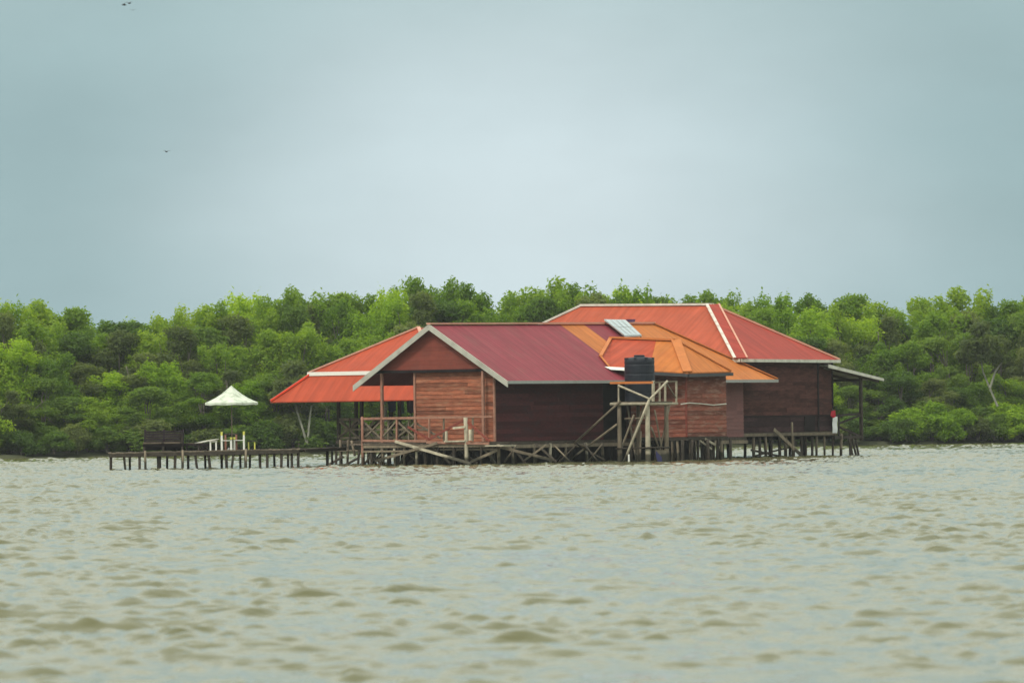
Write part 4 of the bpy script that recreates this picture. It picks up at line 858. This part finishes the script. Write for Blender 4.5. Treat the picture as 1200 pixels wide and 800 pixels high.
part(be, 'apron', M['black_board'], lambda s: (s.box((-hw, -.34, .2), (hw, -.31, .325)), s.box((-hw, .26, .05), (hw, .29, .355))))
part(be, 'side_panel', M['black_board'], lambda s: s.prism([(hw - .015, -.3, .05), (hw - .015, .3, .05), (hw - .015, .58, .9), (hw - .015, .45, .88), (hw - .015, -.3, .6)], (.03, 0, 0)))
part(be, 'armrest', M['dark_wood'], lambda s: [s.box((x - .05, -.38, .30 + .29), (x + .05, .3, .33 + .29)) for x in (hw - .02,)] + [s.bar((x, -.34, .38), (x, -.34, .6), .06, .06) for x in (hw - .02,)])
part(be, 'seat_edge', M['wood'], lambda s: (s.box((-hw, -.42, .33), (-.06, -.38, .395)), s.box((.06, -.42, .33), (hw - .1, -.38, .395))))
# low lounger and sloping light board
lo = local_thing('sun_lounger', 'low dark wooden lounger with a pale raised headboard on the pier', 'sun lounger', 236, 1.4)
leg4(lo, (-.62, -.1, .25), (-.3, .3), .28, .06, 'dark_wood')
part(lo, 'frame', M['black_board'], lambda s: (s.box((-.72, -.36, .2), (.35, -.3, .3)), s.box((-.72, .3, .2), (.35, .36, .3)), s.box((-.72, -.29, .23), (-.66, .29, .29)), s.bar((-.05, -.33, .02), (.3, -.33, .27), .05, .07), s.bar((.3, -.33, .02), (-.02, -.33, .27), .05, .07)))
part(lo, 'slats', M['wood'], lambda s: [s.box((-.72 + i * .1, -.34, .302), (-.64 + i * .1, .34, .33)) for i in range(8)])
part(lo, 'headboard', M['white'], lambda s: s.prism([(-.28, -.34, .335), (.08, -.34, .38), (.42, -.34, .47), (.75, -.34, .5), (.75, .34, .5), (.42, .34, .47), (.08, .34, .38), (-.28, .34, .335)], (0, 0, -.035)))
# table, chairs and stools painted white and yellow
ta = local_thing('table', 'small dark table between the white chairs under the parasol', 'table', 270, 1.2)
part(ta, 'tabletop', M['dark_wood'], lambda s: s.box((-.24, -.3, .66), (.3, .3, .7)))
for x in (-.2, .26):
    for y in (-.26, .26): part(ta, 'leg', M['rose_wood'], lambda s: s.box((x - .03, y - .03, 0), (x + .03, y + .03, .657)))
def chair(px, dY, face, label, sh=.42, bh=.78):
    c = local_thing('chair', label, 'chair', px, dY, 'painted chairs on the pier')
    for x in (-.2, .2):
        for y in (-.19, .19):
            tall = (x * face < 0); part(c, 'leg', M['bright'], lambda s: s.box((x - .035, y - .035, 0), (x + .035, y + .035, bh - .16 if tall else sh - .03)))
            if tall: part(c, 'post_cap', M['yellow'], lambda s: s.box((x - .037, y - .037, bh - .157), (x + .037, y + .037, bh)))
            else: part(c, 'post_cap', M['yellow'], lambda s: s.box((x - .037, y - .037, sh + .035), (x + .037, y + .037, sh + .12)))
    part(c, 'seat', M['bright'], lambda s: s.box((-.235, -.235, sh - .027), (.235, .235, sh)))
    part(c, 'backrest', M['dark_wood'], lambda s: [s.box((-.2 * face - .012, -.15, z), (-.2 * face + .012, .15, z + .08)) for z in (sh + .12, sh + .26)])
    return c
chair(265.5, .5, 1, 'white chair with yellow-tipped posts facing right under the parasol')
chair(280.5, .9, -1, 'white chair with yellow-tipped posts facing left under the parasol')
st = local_thing('stool', 'pale yellow stool right of the two white chairs', 'stool', 295, 1.0)
leg4(st, (-.13, .13), (-.13, .13), .33, .05, 'yellow'); part(st, 'seat', M['dark_wood'], lambda s: s.box((-.18, -.18, .332), (.18, .18, .37)))
st = local_thing('stool', 'white stool left of the two white chairs', 'stool', 250, .4)
leg4(st, (-.12, .12), (-.12, .12), .36, .055, 'bright'); part(st, 'seat', M['white'], lambda s: s.box((-.17, -.17, .362), (.17, .17, .395)))
# parasol
pa = local_thing('parasol', 'cream white parasol open over the table on the pier', 'parasol', 272, 1.8)
zt_ = at(270, 451.5, 254.8).z - pa.location.z; ze_ = at(272, 471.5, 254.8).z - pa.location.z
part(pa, 'pole', M['wood'], lambda s: s.pole((0, 0, 0), (0, 0, zt_ - .05), .025, .022, 8), smooth=True)
part(pa, 'base', M['grey_fascia'], lambda s: s.pole((0, 0, 0), (0, 0, .09), .22, .17, 14))
rad = 31.5 / F * 254.8
def can(s):
    n = 8; C = Vector((0, 0, zt_))
    for k in range(n):
        a0, a1 = 2 * math.pi * k / n + .2, 2 * math.pi * (k + 1) / n + .2; e0 = Vector((rad * math.cos(a0), rad * math.sin(a0), ze_)); e1 = Vector((rad * math.cos(a1), rad * math.sin(a1), ze_))
        q = 5; prev = None
        for i in range(q):
            t0, t1 = i / q, (i + 1) / q; sag = lambda t: Vector((0, 0, -.09 * math.sin(t * math.pi)))
            p0, p1, p2, p3 = C.lerp(e0, t0) + sag(t0), C.lerp(e1, t0) + sag(t0), C.lerp(e1, t1) + sag(t1), C.lerp(e0, t1) + sag(t1)
            m0, m1 = (p0 + p1) / 2 + Vector((0, 0, -.02 * t0)), (p3 + p2) / 2 + Vector((0, 0, -.02 * t1))
            s.add([p0, m0, m1, p3], [[0, 3, 2, 1]]); s.add([m0, p1, p2, m1], [[0, 3, 2, 1]])
        s.add([e0, (e0 + e1) / 2 + Vector((0, 0, -.02)), (e0 + e1) / 2 + Vector((0, 0, -.12)), e0 + Vector((0, 0, -.09))], [[0, 1, 2, 3]])
        s.add([(e0 + e1) / 2 + Vector((0, 0, -.02)), e1, e1 + Vector((0, 0, -.09)), (e0 + e1) / 2 + Vector((0, 0, -.12))], [[0, 1, 2, 3]])
part(pa, 'canopy', M['cream'], can)
for k in range(8):
    a = 2 * math.pi * k / 8 + .2
    part(pa, 'rib', M['wood'], lambda s: s.bar((.03 * math.cos(a), .03 * math.sin(a), zt_ - .55), (rad * .62 * math.cos(a), rad * .62 * math.sin(a), lin(zt_, ze_, .62) - .11), .018, .018))

# ------------------------------------------------------------------ birds
for i, (px, py, sc, lab) in enumerate(((145, 6, .2, 'tiny dark bird at the top edge, leftmost of the three together'), (151, 4, .2, 'tiny dark bird at the top edge, middle and highest of the three together'), (155.5, 12, .14, 'tiny faint bird at the top edge, lowest of the three together'), (195, 178, .2, 'tiny bird alone in the sky above the left of the wood'))):
    b = MB(); k = sc
    b.pole((-.5 * k, 0, 0), (.1 * k, 0, .03 * k), .03 * k, .13 * k, 8); b.pole((.1 * k, 0, .03 * k), (.5 * k, 0, .05 * k), .13 * k, .05 * k, 8)
    for s_ in (-1, 1):
        b.prism([(-.12 * k, 0, .06 * k), (.18 * k, 0, .06 * k), (.1 * k, s_ * .45 * k, .28 * k), (-.1 * k, s_ * .45 * k, .28 * k)], (0, 0, .03 * k)); b.prism([(-.1 * k, s_ * .45 * k, .28 * k), (.1 * k, s_ * .45 * k, .28 * k), (-.15 * k, s_ * 1.0 * k, .15 * k)], (0, 0, .025 * k))
    o = b.build('bird', M['bird']); o.location = at(px, py, 230 + 6 * i); o.rotation_euler = (0, 0, .4 + i * .6); tag(o, lab, 'bird', 'birds in the sky')
for o in bpy.data.objects:
    if '_org' in o: del o['_org']
